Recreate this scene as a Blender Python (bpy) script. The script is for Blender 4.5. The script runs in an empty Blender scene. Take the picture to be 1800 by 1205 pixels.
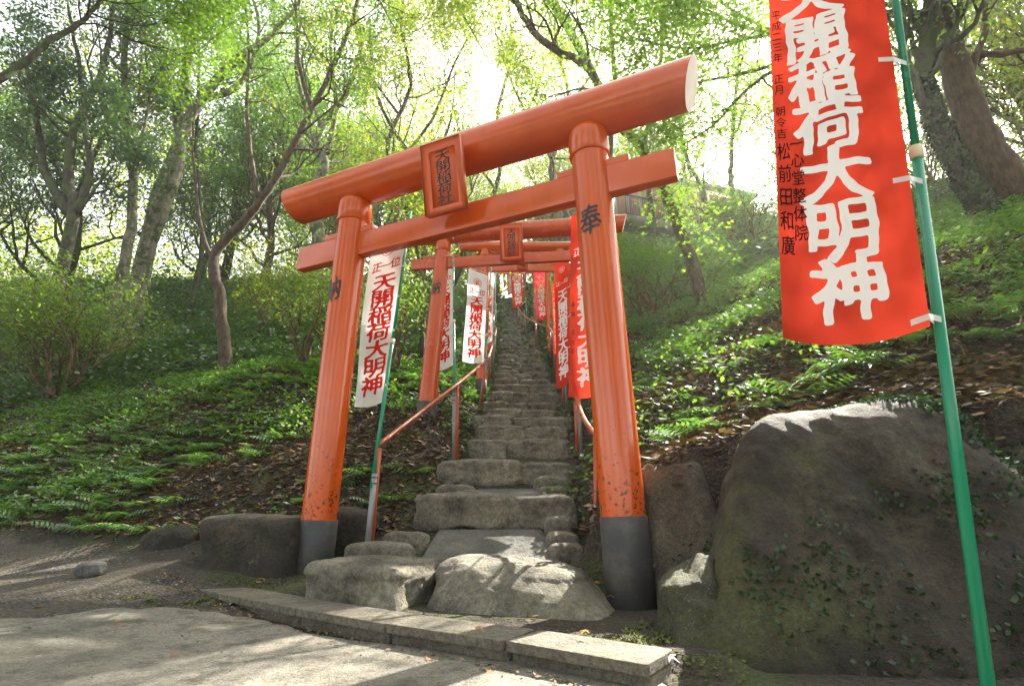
import bpy, math, random
import numpy as np
from mathutils import Vector
sc = bpy.context.scene
C = sc.collection
R = math.radians
rng = np.random.default_rng(7)
random.seed(7)

# ------------------------------------------------------------------ camera, sky, sun
F_PX, PITCH, ROLL, CAM_H = 950.0, 0.297, -0.0066, 0.5
W, H = 1800.0, 1205.0
fv = np.array([0, math.cos(PITCH), math.sin(PITCH)])
uv0 = np.array([0, -math.sin(PITCH), math.cos(PITCH)])
rv0 = np.array([1.0, 0, 0])
rv = math.cos(ROLL) * rv0 + math.sin(ROLL) * uv0
uv = -math.sin(ROLL) * rv0 + math.cos(ROLL) * uv0
CAM = np.array([0, 0, CAM_H])
cam = bpy.data.cameras.new('camera')
cam.lens = F_PX / W * 36; cam.sensor_width = 36; cam.clip_end = 500; cam.clip_start = .02
co = bpy.data.objects.new('camera', cam); C.objects.link(co)
from mathutils import Matrix
co.matrix_world = Matrix(((rv[0], uv[0], -fv[0], 0), (rv[1], uv[1], -fv[1], 0), (rv[2], uv[2], -fv[2], CAM_H), (0, 0, 0, 1)))
sc.camera = co

def ray(px, py):
    return fv + rv * (px - W / 2) / F_PX - uv * (py - H / 2) / F_PX
def at(px, py, Y):                       # point on the ray at ground distance Y
    d = ray(px, py); return CAM + d * (Y / d[1])
def onz(px, py, z):                      # point on the ray at height z
    d = ray(px, py); return CAM + d * ((z - CAM_H) / d[2])

sd = ray(1492, 15); sd = sd / np.linalg.norm(sd)
SUN_EL = math.asin(sd[2]); SUN_AZ = math.atan2(sd[0], sd[1])      # azimuth clockwise from +Y
wd = bpy.data.worlds.new('World'); sc.world = wd; wd.use_nodes = True
nt = wd.node_tree; bg = nt.nodes['Background']
sky = nt.nodes.new('ShaderNodeTexSky'); sky.sky_type = 'NISHITA'; sky.sun_disc = False
sky.sun_elevation = SUN_EL; sky.sun_rotation = SUN_AZ
sky.air_density = 1.0; sky.dust_density = 3.0; sky.ozone_density = .6
bw = nt.nodes.new('ShaderNodeRGBToBW'); nt.links.new(sky.outputs[0], bw.inputs[0])
tint = nt.nodes.new('ShaderNodeMix'); tint.data_type = 'RGBA'; tint.blend_type = 'MULTIPLY'; tint.inputs[0].default_value = 1
nt.links.new(bw.outputs[0], tint.inputs[6]); tint.inputs[7].default_value = (1.0, .96, .84, 1)     # thin bright overcast veil
veil = nt.nodes.new('ShaderNodeMix'); veil.data_type = 'RGBA'; veil.inputs[0].default_value = .72
nt.links.new(sky.outputs[0], veil.inputs[6]); nt.links.new(tint.outputs[2], veil.inputs[7])
nt.links.new(veil.outputs[2], bg.inputs[0]); bg.inputs[1].default_value = 0.15
sl = bpy.data.lights.new('sun', 'SUN'); sl.energy = 5; sl.angle = R(.6); sl.color = (1, .93, .8)
so = bpy.data.objects.new('sun', sl); C.objects.link(so)
so.rotation_euler = Vector(tuple(-sd)).to_track_quat('-Z', 'Y').to_euler()
sc.view_settings.view_transform = 'Standard'; sc.view_settings.look = 'None'
sc.view_settings.gamma = 1; sc.view_settings.exposure = 2.72
sc.cycles.max_bounces = 7; sc.cycles.diffuse_bounces = 4; sc.cycles.transmission_bounces = 4
sc.cycles.transparent_max_bounces = 8; sc.cycles.use_denoising = True
sc.cycles.sample_clamp_indirect = 6

# ------------------------------------------------------------------ materials
def mat(name):
    m = bpy.data.materials.new(name); m.use_nodes = True
    n = m.node_tree; return m, n, n.nodes['Principled BSDF']
def N(n, t, **kw):
    o = n.nodes.new('ShaderNode' + t)
    for k, v in kw.items():
        if k in o.inputs: o.inputs[k].default_value = v
        else: setattr(o, k, v)
    return o
def ramp(n, fac, stops, interp='LINEAR'):
    r = n.nodes.new('ShaderNodeValToRGB'); r.color_ramp.interpolation = interp
    e = r.color_ramp.elements
    while len(e) < len(stops): e.new(.5)
    for i, (p, c) in enumerate(stops):
        e[i].position = p; e[i].color = (*c, 1) if len(c) == 3 else c
    n.links.new(fac, r.inputs[0]); return r
def noise(n, scale, detail=5, rough=.6, coord='Object', vec=None, stretch=None):
    if vec is None:
        tc = n.nodes.new('ShaderNodeTexCoord'); vec = tc.outputs[coord]
    if stretch:
        mp = n.nodes.new('ShaderNodeMapping'); mp.inputs['Scale'].default_value = stretch
        n.links.new(vec, mp.inputs[0]); vec = mp.outputs[0]
    t = N(n, 'TexNoise', Scale=scale, Detail=detail, Roughness=rough)
    n.links.new(vec, t.inputs['Vector']); return t.outputs[0]
def mix(n, fac, a, b, typ='MIX'):
    m = n.nodes.new('ShaderNodeMix'); m.data_type = 'RGBA'; m.blend_type = typ
    for s, v in ((0, fac), (6, a), (7, b)):
        if isinstance(v, (int, float)): m.inputs[s].default_value = v
        elif isinstance(v, tuple): m.inputs[s].default_value = (*v, 1) if len(v) == 3 else v
        else: n.links.new(v, m.inputs[s])
    return m.outputs[2]
def bump(n, p, h, strength, dist=.02):
    b = n.nodes.new('ShaderNodeBump'); b.inputs['Strength'].default_value = strength; b.inputs['Distance'].default_value = dist
    n.links.new(h, b.inputs['Height']); n.links.new(b.outputs[0], p.inputs['Normal']); return b
def math_(n, op, a, b=None):
    m = n.nodes.new('ShaderNodeMath'); m.operation = op
    for i, v in enumerate((a, b)):
        if v is None: continue
        if isinstance(v, (int, float)): m.inputs[i].default_value = v
        else: n.links.new(v, m.inputs[i])
    return m.outputs[0]
def normal_z(n):
    g = n.nodes.new('ShaderNodeNewGeometry'); s = n.nodes.new('ShaderNodeSeparateXYZ')
    n.links.new(g.outputs['Normal'], s.inputs[0]); return s.outputs[2]

def stone_mat(name, c1, c2, moss=.5, lichen=.0, dark=None, side=0):
    m, n, p = mat(name)
    a = noise(n, 4.0, 10, .68); b = noise(n, 45, 6, .8); big_ = noise(n, 1.5, 5, .6)
    col = ramp(n, a, [(.36, c1), (.5, tuple((x + y) / 2 for x, y in zip(c1, c2))), (.62, c2), (.72, tuple(x * 1.35 for x in c2))]).outputs[0]
    if side: col = mix(n, ramp(n, noise(n, 24, 8, .85), [(.40, (1, 1, 1)), (.52, (0, 0, 0))]).outputs[0], col, mix(n, .7, col, (.004, .003, .002)))
    if dark: col = mix(n, ramp(n, big_, [(.42, (0, 0, 0)), (.58, (1, 1, 1))]).outputs[0], col, dark)
    col = mix(n, ramp(n, b, [(.38, (1, 1, 1)), (.56, (0, 0, 0))]).outputs[0], col, mix(n, .55, col, (.012, .01, .008)))
    sp = noise(n, 130, 3, .7)
    if not side: col = mix(n, ramp(n, sp, [(.60, (0, 0, 0)), (.68, (1, 1, 1))]).outputs[0], col, mix(n, .35, col, (.5, .48, .42)))
    if moss > 0:
        mn = noise(n, 2.3, 10, .72)
        geo = n.nodes.new('ShaderNodeNewGeometry'); s_ = n.nodes.new('ShaderNodeSeparateXYZ'); n.links.new(geo.outputs['Normal'], s_.inputs[0])
        mf = math_(n, 'ADD', mn, math_(n, 'MULTIPLY', s_.outputs[2], .05)); mf = math_(n, 'ADD', mf, math_(n, 'MULTIPLY', math_(n, 'SUBTRACT', .5, geo.outputs['Pointiness']), 1.2))
        if side:
            tc_ = n.nodes.new('ShaderNodeTexCoord'); sx_ = n.nodes.new('ShaderNodeSeparateXYZ'); n.links.new(tc_.outputs['Object'], sx_.inputs[0])
            mf = math_(n, 'SUBTRACT', mf, math_(n, 'MULTIPLY', math_(n, 'ADD', sx_.outputs[0], .38), side))
        mf = ramp(n, mf, [(.66 - .3 * moss, (0, 0, 0)), (.86 - .3 * moss, (.85, .85, .85))]).outputs[0]
        mc = ramp(n, noise(n, 70, 4), [(.3, (.030, .036, .010)), (.7, (.11, .115, .028))]).outputs[0]
        col = mix(n, mf, col, mc)
    if lichen > 0:
        lf = ramp(n, noise(n, 5.5, 8, .75), [(.66 - .06 * lichen, (0, 0, 0)), (.74, (.8, .8, .8))]).outputs[0]
        col = mix(n, lf, col, (.20, .23, .16))
    n.links.new(col, p.inputs['Base Color']); p.inputs['Roughness'].default_value = .8
    hgt_ = math_(n, 'ADD', math_(n, 'MULTIPLY', b, .6), math_(n, 'MULTIPLY', a, 3.5))
    bump(n, p, hgt_, 1.0, .022)
    return m
def paint_mat(name, c, rough=.3, scratch=.0, fade=.0, base=None):
    m, n, p = mat(name)
    d = noise(n, 6, 6, .6, stretch=(1, 1, .35))
    col = mix(n, ramp(n, d, [(.35, (0, 0, 0)), (.75, (1, 1, 1))]).outputs[0], tuple(x * .84 for x in c), c)
    if scratch:
        s = noise(n, 26, 6, .75)
        col = mix(n, ramp(n, s, [(.70 - .08 * scratch, (0, 0, 0)), (.74 - .08 * scratch, (1, 1, 1))]).outputs[0], col, (.05, .02, .012))
    if base:
        tc = n.nodes.new('ShaderNodeTexCoord'); sz = n.nodes.new('ShaderNodeSeparateXYZ'); n.links.new(tc.outputs['Object'], sz.inputs[0])
        low = N(n, 'MapRange'); low.inputs[1].default_value = base[0]; low.inputs[2].default_value = base[1]; low.inputs[3].default_value = .16; low.inputs[4].default_value = -.03; n.links.new(sz.outputs[2], low.inputs[0])
        q = math_(n, 'ADD', noise(n, 38, 4, .7), low.outputs[0])
        col = mix(n, ramp(n, q, [(.70, (0, 0, 0)), (.74, (.9, .9, .9))]).outputs[0], col, (.035, .016, .010))
        st_ = noise(n, 20, 6, .7, stretch=(1, 1, .05)); col = mix(n, ramp(n, st_, [(.54, (0, 0, 0)), (.72, (.28, .28, .28))]).outputs[0], col, mix(n, .5, col, (.10, .03, .012)))
    n.links.new(col, p.inputs['Base Color'])
    n.links.new(ramp(n, noise(n, 9, 5), [(.3, (rough * .8,) * 3), (.7, (rough * 1.35,) * 3)]).outputs[0], p.inputs['Roughness'])
    bump(n, p, noise(n, 7, 3, .5, stretch=(1, 1, .3)), .04, .01)
    return m
def leaf_mat(name, cols, gloss=.12, trans=.55, tboost=1.6):
    m, n, p = mat(name); n.nodes.remove(p)
    g = n.nodes.new('ShaderNodeNewGeometry')
    f = g.outputs['Random Per Island']
    k = len(cols); col = ramp(n, f, [(i / (k - 1) if k > 1 else 0, c) for i, c in enumerate(cols)]).outputs[0]
    big = noise(n, .9, 3)
    col = mix(n, ramp(n, big, [(.35, (0, 0, 0)), (.65, (1, 1, 1))]).outputs[0], mix(n, .4, col, (.01, .02, .008)), col)
    df = n.nodes.new('ShaderNodeBsdfDiffuse'); tr = n.nodes.new('ShaderNodeBsdfTranslucent'); gl = N(n, 'BsdfGlossy', Roughness=.5)
    gl.inputs[0].default_value = (.8, .85, .9, 1)
    n.links.new(col, df.inputs[0])
    n.links.new(mix(n, 1.0, col, (tboost * 1.15, tboost * 1.3, tboost * .5), 'MULTIPLY'), tr.inputs[0])
    m1 = N(n, 'MixShader'); m1.inputs[0].default_value = trans
    n.links.new(df.outputs[0], m1.inputs[1]); n.links.new(tr.outputs[0], m1.inputs[2])
    m2 = N(n, 'MixShader'); m2.inputs[0].default_value = gloss
    n.links.new(m1.outputs[0], m2.inputs[1]); n.links.new(gl.outputs[0], m2.inputs[2])
    n.links.new(m2.outputs[0], n.nodes['Material Output'].inputs[0])
    return m
def cloth_mat(name, c, trans=.45):
    m, n, p = mat(name); n.nodes.remove(p)
    w = noise(n, 5, 4)
    col = mix(n, ramp(n, w, [(.3, (0, 0, 0)), (.7, (1, 1, 1))]).outputs[0], tuple(x * .9 for x in c), c)
    df = n.nodes.new('ShaderNodeBsdfDiffuse'); tr = n.nodes.new('ShaderNodeBsdfTranslucent')
    n.links.new(col, df.inputs[0]); n.links.new(col, tr.inputs[0])
    b = n.nodes.new('ShaderNodeBump'); b.inputs['Strength'].default_value = .7; b.inputs['Distance'].default_value = .012
    n.links.new(noise(n, 9, 3, .5, stretch=(1, 1, .5)), b.inputs['Height'])
    n.links.new(b.outputs[0], df.inputs['Normal']); n.links.new(b.outputs[0], tr.inputs['Normal'])
    m1 = N(n, 'MixShader'); m1.inputs[0].default_value = trans
    n.links.new(df.outputs[0], m1.inputs[1]); n.links.new(tr.outputs[0], m1.inputs[2])
    n.links.new(m1.outputs[0], n.nodes['Material Output'].inputs[0])
    return m
def bark_mat(name, c1, c2, moss=0):
    m, n, p = mat(name)
    a = noise(n, 16, 8, .7, stretch=(1, 1, .35)); b = noise(n, 2.5, 4)
    col = ramp(n, a, [(.35, c1), (.65, c2)]).outputs[0]
    if moss: col = mix(n, ramp(n, noise(n, 5, 6), [(.55 - moss * .2, (0, 0, 0)), (.62 - moss * .2, (1, 1, 1))]).outputs[0], col, (.05, .07, .02))
    n.links.new(col, p.inputs['Base Color']); p.inputs['Roughness'].default_value = .9
    bump(n, p, a, 1, .03); return m

M = {}
M['vermilion'] = paint_mat('vermilion_paint', (.56, .086, .009), .17)
M['vermilion_base'] = paint_mat('weathered_vermilion_paint', (.56, .086, .009), .18, base=(.45, 1.3))
M['vermilion_worn'] = paint_mat('worn_vermilion_paint', (.50, .074, .009), .22, scratch=.7)
M['plaque'] = paint_mat('plaque_paint', (.62, .090, .014), .35)
M['gold'] = paint_mat('plaque_edge', (.28, .12, .03), .4)
M['rail'] = paint_mat('rail_paint', (.36, .06, .018), .30, scratch=1)
M['black_sleeve'] = paint_mat('grey_black_sleeve', (.034, .034, .036), .6, scratch=.5)
_n = M['black_sleeve'].node_tree; _p = _n.nodes['Principled BSDF']; _c = _p.inputs['Base Color'].links[0].from_socket
_c = mix(_n, ramp(_n, noise(_n, 6, 8, .75), [(.48, (0, 0, 0)), (.66, (.7, .7, .7))]).outputs[0], _c, (.10, .085, .065)); _n.links.new(_c, _p.inputs['Base Color'])
M['endcap'] = paint_mat('pale_cap', (.75, .6, .5), .5)
M['ink'] = paint_mat('black_ink', (.012, .012, .012), .5)
M['green'] = paint_mat('green_pole', (.0, .22, .11), .3)
M['cream'] = paint_mat('cream_plastic', (.62, .52, .34), .5)
M['clip'] = cloth_mat('white_tab', (.7, .7, .68), .3)
M['steel'] = paint_mat('galvanised_steel', (.22, .23, .24), .45)
M['steel'].node_tree.nodes['Principled BSDF'].inputs['Metallic'].default_value = .4
M['red'] = cloth_mat('red_cloth', (.37, .034, .018), .40)
M['red_far'] = cloth_mat('bright_red_cloth', (.70, .05, .022), .5)
M['crimson'] = cloth_mat('crimson_cloth', (.6, .02, .035), .45)
M['white'] = cloth_mat('white_cloth', (.80, .80, .79), .45)
M['white_ink'] = cloth_mat('white_print', (.82, .81, .78), .12)
M['red_ink'] = cloth_mat('red_print', (.75, .035, .02), .4)
M['black_ink'] = cloth_mat('black_print', (.03, .015, .015), .15)
M['stone'] = stone_mat('step_stone', (.075, .066, .048), (.30, .27, .205), .38, .3)
M['stone_far'] = stone_mat('upper_step_stone', (.06, .056, .042), (.26, .24, .185), .44, .4)
M['boulder'] = stone_mat('boulder_stone', (.016, .013, .007), (.085, .066, .036), .50, .9, dark=(.022, .015, .008), side=.34)
M['boulder_light'] = stone_mat('brown_mossy_stone', (.032, .026, .016), (.13, .10, .062), .5, .4)
M['mossy'] = stone_mat('mossy_stone', (.030, .030, .014), (.07, .068, .032), .75, 0)
M['kerb'] = stone_mat('kerb_concrete', (.12, .105, .075), (.215, .19, .145), .26, 0)
M['gravelc'] = stone_mat('landing_concrete', (.085, .083, .072), (.165, .165, .15), .0, 0)
M['pebble'] = stone_mat('pebble_stone', (.06, .06, .06), (.16, .155, .15), 0, 0)
M['bark'] = bark_mat('brown_bark', (.028, .019, .012), (.12, .085, .055), 0)
M['bark_pale'] = bark_mat('pale_bark', (.07, .06, .045), (.24, .21, .16), .3)
M['bark_dark'] = bark_mat('dark_bark', (.018, .014, .011), (.07, .055, .042), .4)
M['bark_thick'] = bark_mat('thick_brown_bark', (.03, .018, .010), (.12, .072, .04), 0)
M['twig'] = bark_mat('twig_bark', (.06, .035, .02), (.2, .13, .08))
M['lf_dark'] = leaf_mat('dark_evergreen_leaf', [(.03, .065, .016), (.045, .095, .02), (.07, .12, .03)], .14, .35, 1.7)
M['lf_mid'] = leaf_mat('green_leaf', [(.05, .11, .022), (.08, .15, .03), (.11, .17, .035)], .08, .5, 1.9)
M['lf_yel'] = leaf_mat('yellow_green_leaf', [(.09, .15, .022), (.14, .18, .03), (.22, .20, .03), (.10, .16, .03)], .06, .55, 2.0)
M['lf_maple'] = leaf_mat('maple_leaf', [(.08, .15, .025), (.11, .18, .03), (.15, .20, .03)], .04, .6, 2.1)
M['lf_shrub'] = leaf_mat('shrub_leaf', [(.06, .12, .022), (.11, .17, .03), (.16, .18, .035)], .08, .5, 1.9)
M['fern'] = leaf_mat('fern_leaf', [(.045, .12, .03), (.07, .17, .04), (.15, .22, .08), (.11, .19, .04), (.05, .12, .05)], .10, .4, 1.7)
M['herb'] = leaf_mat('ground_plant_leaf', [(.03, .085, .018), (.06, .14, .022), (.11, .19, .03), (.15, .20, .04)], .10, .42, 1.8)
M['ivy'] = leaf_mat('ivy_leaf', [(.014, .036, .012), (.024, .055, .018), (.04, .075, .022)], .035, .2, 1.2)
M['litter'] = leaf_mat('dead_leaf', [(.06, .032, .016), (.13, .07, .035), (.22, .13, .07), (.36, .25, .16), (.09, .05, .026), (.17, .09, .045)], .05, .1, 1.0)
M['orange_leaf'] = leaf_mat('orange_fallen_leaf', [(.45, .14, .03), (.5, .2, .05)], .06, .2, 1.0)
m, n, p = mat('soil')
b = noise(n, 40, 6, .8); b2 = noise(n, 9, 6, .7)
c = ramp(n, b, [(.35, (.010, .007, .005)), (.5, (.035, .024, .016)), (.62, (.085, .062, .04)), (.75, (.15, .115, .08))]).outputs[0]
mo = ramp(n, noise(n, 75, 4), [(.3, (.022, .030, .008)), (.7, (.085, .10, .022))]).outputs[0]
c = mix(n, ramp(n, noise(n, 1.8, 9, .72), [(.5, (0, 0, 0)), (.6, (1, 1, 1))]).outputs[0], c, mo)
tc = N(n, 'TexCoord'); v = N(n, 'TexVoronoi', Scale=60.0); n.links.new(tc.outputs['Object'], v.inputs[0]); v2 = N(n, 'TexVoronoi', Scale=28.0); n.links.new(tc.outputs['Object'], v2.inputs[0])
gs = N(n, 'SeparateColor'); n.links.new(v.outputs['Color'], gs.inputs[0])
gc = ramp(n, gs.outputs[0], [(0, (.045, .038, .03)), (.5, (.10, .09, .075)), (.85, (.15, .14, .125)), (1, (.26, .25, .23))]).outputs[0]
gc = mix(n, ramp(n, v.outputs['Distance'], [(.35, (0, 0, 0)), (.6, (1, 1, 1))]).outputs[0], gc, (.03, .024, .017))
gc = mix(n, ramp(n, noise(n, 1.4, 8, .65), [(.44, (0, 0, 0)), (.56, (1, 1, 1))]).outputs[0], gc, ramp(n, b, [(.35, (.045, .035, .024)), (.65, (.13, .105, .075))]).outputs[0])
at0 = N(n, 'Attribute'); at0.attribute_name = 'zone'
zf = ramp(n, math_(n, 'ADD', at0.outputs['Fac'], math_(n, 'MULTIPLY', math_(n, 'SUBTRACT', noise(n, 3.5, 8, .7), .5), 1.6)), [(.42, (0, 0, 0)), (.58, (1, 1, 1))]).outputs[0]
c = mix(n, zf, c, gc)
n.links.new(c, p.inputs['Base Color']); p.inputs['Roughness'].default_value = .95
bump(n, p, math_(n, 'ADD', math_(n, 'ADD', b, math_(n, 'MULTIPLY', b2, 2)), math_(n, 'MULTIPLY', v.outputs['Distance'], -1.0)), 1, .022); M['soil'] = m
m, n, p = mat('old_concrete')
a = noise(n, 1.3, 8, .6); b = noise(n, 60, 4, .75)
c = ramp(n, a, [(.32, (.16, .148, .115)), (.5, (.27, .25, .20)), (.68, (.37, .34, .285))]).outputs[0]
c = mix(n, ramp(n, b, [(.36, (0, 0, 0)), (.6, (1, 1, 1))]).outputs[0], mix(n, .5, c, (.05, .045, .035)), c)
c = mix(n, ramp(n, noise(n, 2.6, 7, .7), [(.58, (0, 0, 0)), (.7, (1, 1, 1))]).outputs[0], c, (.09, .09, .055))
n.links.new(c, p.inputs['Base Color']); p.inputs['Roughness'].default_value = .88
sp = noise(n, 150, 3, .8); c = mix(n, ramp(n, sp, [(.33, (1, 1, 1)), (.42, (0, 0, 0))]).outputs[0], c, (.045, .04, .03))
c = mix(n, ramp(n, sp, [(.60, (0, 0, 0)), (.70, (1, 1, 1))]).outputs[0], c, (.36, .34, .29))
c = mix(n, ramp(n, noise(n, 5.5, 10, .75), [(.50, (0, 0, 0)), (.62, (.8, .8, .8))]).outputs[0], c, (.075, .07, .048))
n.links.new(c, p.inputs['Base Color'])
bump(n, p, math_(n, 'ADD', math_(n, 'ADD', b, sp), math_(n, 'MULTIPLY', noise(n, 7, 5), 3)), .9, .014); M['concrete'] = m
m, n, p = mat('moss')
c = ramp(n, noise(n, 55, 4, .7), [(.3, (.05, .065, .012)), (.7, (.15, .17, .035))]).outputs[0]
n.links.new(c, p.inputs['Base Color']); p.inputs['Roughness'].default_value = 1; bump(n, p, noise(n, 90, 3), 1, .02); M['moss'] = m
M['wallpanel'] = paint_mat('brown_panel', (.30, .15, .10), .7)
M['wallwhite'] = paint_mat('cream_wall', (.42, .39, .33), .7)
M['fascia'] = paint_mat('grey_fascia', (.13, .125, .115), .7)
M['rooft'] = paint_mat('grey_roof', (.32, .32, .31), .6)
M['darkmetal'] = paint_mat('dark_metal', (.03, .03, .03), .5)

# ------------------------------------------------------------------ mesh tools
def np_mesh(name, V, F, smooth=True):
    V = np.asarray(V, dtype=np.float32).reshape(-1, 3)
    me = bpy.data.meshes.new(name)
    me.vertices.add(len(V)); me.vertices.foreach_set('co', V.ravel())
    if isinstance(F, np.ndarray):
        k = F.shape[1]; nf = len(F)
        me.loops.add(nf * k); me.polygons.add(nf)
        me.loops.foreach_set('vertex_index', F.astype(np.int32).ravel())
        me.polygons.foreach_set('loop_start', np.arange(0, nf * k, k, dtype=np.int32))
    else:
        tot = np.array([len(f) for f in F], dtype=np.int32); fl = np.fromiter((i for f in F for i in f), dtype=np.int32)
        me.loops.add(len(fl)); me.polygons.add(len(F))
        me.loops.foreach_set('vertex_index', fl)
        me.polygons.foreach_set('loop_start', np.concatenate([[0], np.cumsum(tot)[:-1]]).astype(np.int32))
    if smooth: me.polygons.foreach_set('use_smooth', np.ones(len(me.polygons), dtype=bool))
    me.update(calc_edges=True); return me
class MB:
    def __init__(s): s.v = []; s.f = []; s.n = 0
    def add(s, V, F):
        V = np.asarray(V, dtype=float).reshape(-1, 3)
        s.v.append(V); s.f += [tuple(int(i) + s.n for i in f) for f in F]; s.n += len(V)
    def tube(s, pts, rad, k=8, caps=True):
        pts = np.asarray(pts, float); n = len(pts)
        rad = np.full(n, rad) if np.isscalar(rad) else np.asarray(rad, float)
        T = np.gradient(pts, axis=0); T /= np.linalg.norm(T, axis=1)[:, None] + 1e-9
        ref = np.array([1.0, 0, 0]) if abs(T[0][0]) < .8 else np.array([0, 1.0, 0])
        a = np.arange(k) * 2 * np.pi / k; V = []
        u = ref
        for i in range(n):
            u = u - T[i] * (u @ T[i]); u /= np.linalg.norm(u) + 1e-9; w = np.cross(T[i], u)
            V.append(pts[i] + rad[i] * (np.cos(a)[:, None] * u + np.sin(a)[:, None] * w))
        F = [(i * k + j, i * k + (j + 1) % k, (i + 1) * k + (j + 1) % k, (i + 1) * k + j) for i in range(n - 1) for j in range(k)]
        if caps: F += [tuple(range(k - 1, -1, -1)), tuple((n - 1) * k + j for j in range(k))]
        s.add(np.concatenate(V), F)
    def box8(s, P):       # P: 8 corners, bottom 4 ccw then top 4 ccw
        s.add(P, [(3, 2, 1, 0), (4, 5, 6, 7), (0, 1, 5, 4), (1, 2, 6, 5), (2, 3, 7, 6), (3, 0, 4, 7)])
    def box(s, c, sx, sy, sz, ang=0):
        ca, sa = math.cos(ang), math.sin(ang); P = []
        for z in (-.5, .5):
            for x, y in ((-.5, -.5), (.5, -.5), (.5, .5), (-.5, .5)):
                P.append((c[0] + x * sx * ca - y * sy * sa, c[1] + x * sx * sa + y * sy * ca, c[2] + z * sz))
        s.box8(P)
    def build(s, name, m, parent=None, smooth=False, bevel=0):
        V = np.concatenate(s.v); me = np_mesh(name, V, s.f, smooth)
        return link(name, me, m, parent, bevel)
def link(name, me, m, parent=None, bevel=0):
    o = bpy.data.objects.new(name, me); C.objects.link(o)
    if m: me.materials.append(m)
    if bevel:
        b = o.modifiers.new('bevel', 'BEVEL'); b.width = bevel; b.segments = 2; b.limit_method = 'ANGLE'; b.angle_limit = R(50)
    if parent:
        o.parent = parent; L = parent
        while L is not None:
            L.location and None
            L = L.parent
        o.matrix_parent_inverse = Matrix.Translation(-Vector(root_loc(parent)))
    return o
def root_loc(o):
    v = Vector((0, 0, 0))
    while o is not None and o.type == 'EMPTY' : v += o.location; o = o.parent
    return v
def tag(o, label, cat, group=None, kind=None):
    if label: o['label'] = label
    if cat: o['category'] = cat
    if group: o['group'] = group
    if kind: o['kind'] = kind
    return o
def empty(name, loc, label, cat, group=None):
    o = bpy.data.objects.new(name, None); C.objects.link(o); o.location = tuple(float(x) for x in loc); o.empty_display_size = .1
    return tag(o, label, cat, group)
def recenter(o):          # put a mesh thing's origin at its base
    me = o.data; n = len(me.vertices); V = np.empty(n * 3, np.float32); me.vertices.foreach_get('co', V); V = V.reshape(-1, 3)
    c = (V.min(0) + V.max(0)) / 2; c[2] = V[:, 2].min()
    me.vertices.foreach_set('co', (V - c).ravel()); me.update(); o.location = tuple(float(x) for x in c); return o

def vnoise(P, seed=0, scale=1.0, octs=4):
    P = np.asarray(P, float) * scale; r = np.random.default_rng(seed); out = 0; amp = 1; tot = 0
    for o in range(octs):
        for _ in range(3):
            d = r.normal(size=P.shape[1]); d /= np.linalg.norm(d); ph = r.uniform(0, 6.28)
            out = out + amp * np.sin(P @ d * 2.2 * (2 ** o) + ph + 1.3 * np.sin(P @ r.normal(size=P.shape[1]) * (2 ** o) * .8)); 
        tot += amp * 3; amp *= .5
    return out / tot * 1.8

# rounded rock from 8 corners
def cube_sphere(n):
    V = []; F = []; idx = {}
    def vid(p):
        k = tuple(np.round(p, 5))
        if k not in idx: idx[k] = len(V); V.append(p)
        return idx[k]
    g = np.linspace(-1, 1, n + 1)
    for ax in range(3):
        for sg in (-1, 1):
            for i in range(n):
                for j in range(n):
                    q = []
                    for a, b in ((i, j), (i + 1, j), (i + 1, j + 1), (i, j + 1)):
                        p = [0, 0, 0]; p[ax] = sg; p[(ax + 1) % 3] = g[a]; p[(ax + 2) % 3] = g[b]; q.append(vid(p))
                    F.append(tuple(q if sg > 0 else q[::-1]))
    return np.array(V, float), np.array(F)
CS = {k: cube_sphere(k) for k in (8, 12, 20, 32, 48)}
def rock8(name, P, m, seed=0, power=5, amp=.05, res=12, freq=1.0, flat_top=0, parent=None):
    V, F = CS[res]; D = V / (np.sum(np.abs(V) ** power, axis=1) ** (1 / power))[:, None]
    P = np.asarray(P, float)
    t = (D + 1) / 2; x, y, z = t[:, 0:1], t[:, 1:2], t[:, 2:3]
    def quad(a): return (1 - x) * (1 - y) * P[a] + x * (1 - y) * P[a + 1] + x * y * P[a + 2] + (1 - x) * y * P[a + 3]
    Q = (1 - z) * quad(0) + z * quad(4)
    size = np.linalg.norm(P.max(0) - P.min(0)) / 1.7
    c = Q.mean(0); dr = (Q - c); dr /= np.linalg.norm(dr, axis=1)[:, None] + 1e-9
    nz = vnoise(Q - c, seed, freq * 2.2 / size, 5)
    if flat_top: nz = nz * np.where(D[:, 2] > .6, 1 - flat_top, 1)
    n2 = vnoise(Q - c + 5, seed + 77, freq * 6 / size, 4); nz = nz - .55 * np.abs(n2) + .2
    Q = Q + dr * (nz * amp * size)[:, None]
    me = np_mesh(name, Q, F); return recenter(link(name, me, m, parent)) if parent is None else link(name, me, m, parent)
def rock(name, c, sx, sy, sz, ang, m, **kw):   # c = centre of the base
    ca, sa = math.cos(ang), math.sin(ang); P = []
    for z in (0, 1):
        for a, b in ((-.5, -.5), (.5, -.5), (.5, .5), (-.5, .5)):
            P.append((c[0] + a * sx * ca - b * sy * sa, c[1] + a * sx * sa + b * sy * ca, c[2] + z * sz))
    return rock8(name, P, m, **kw)

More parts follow.
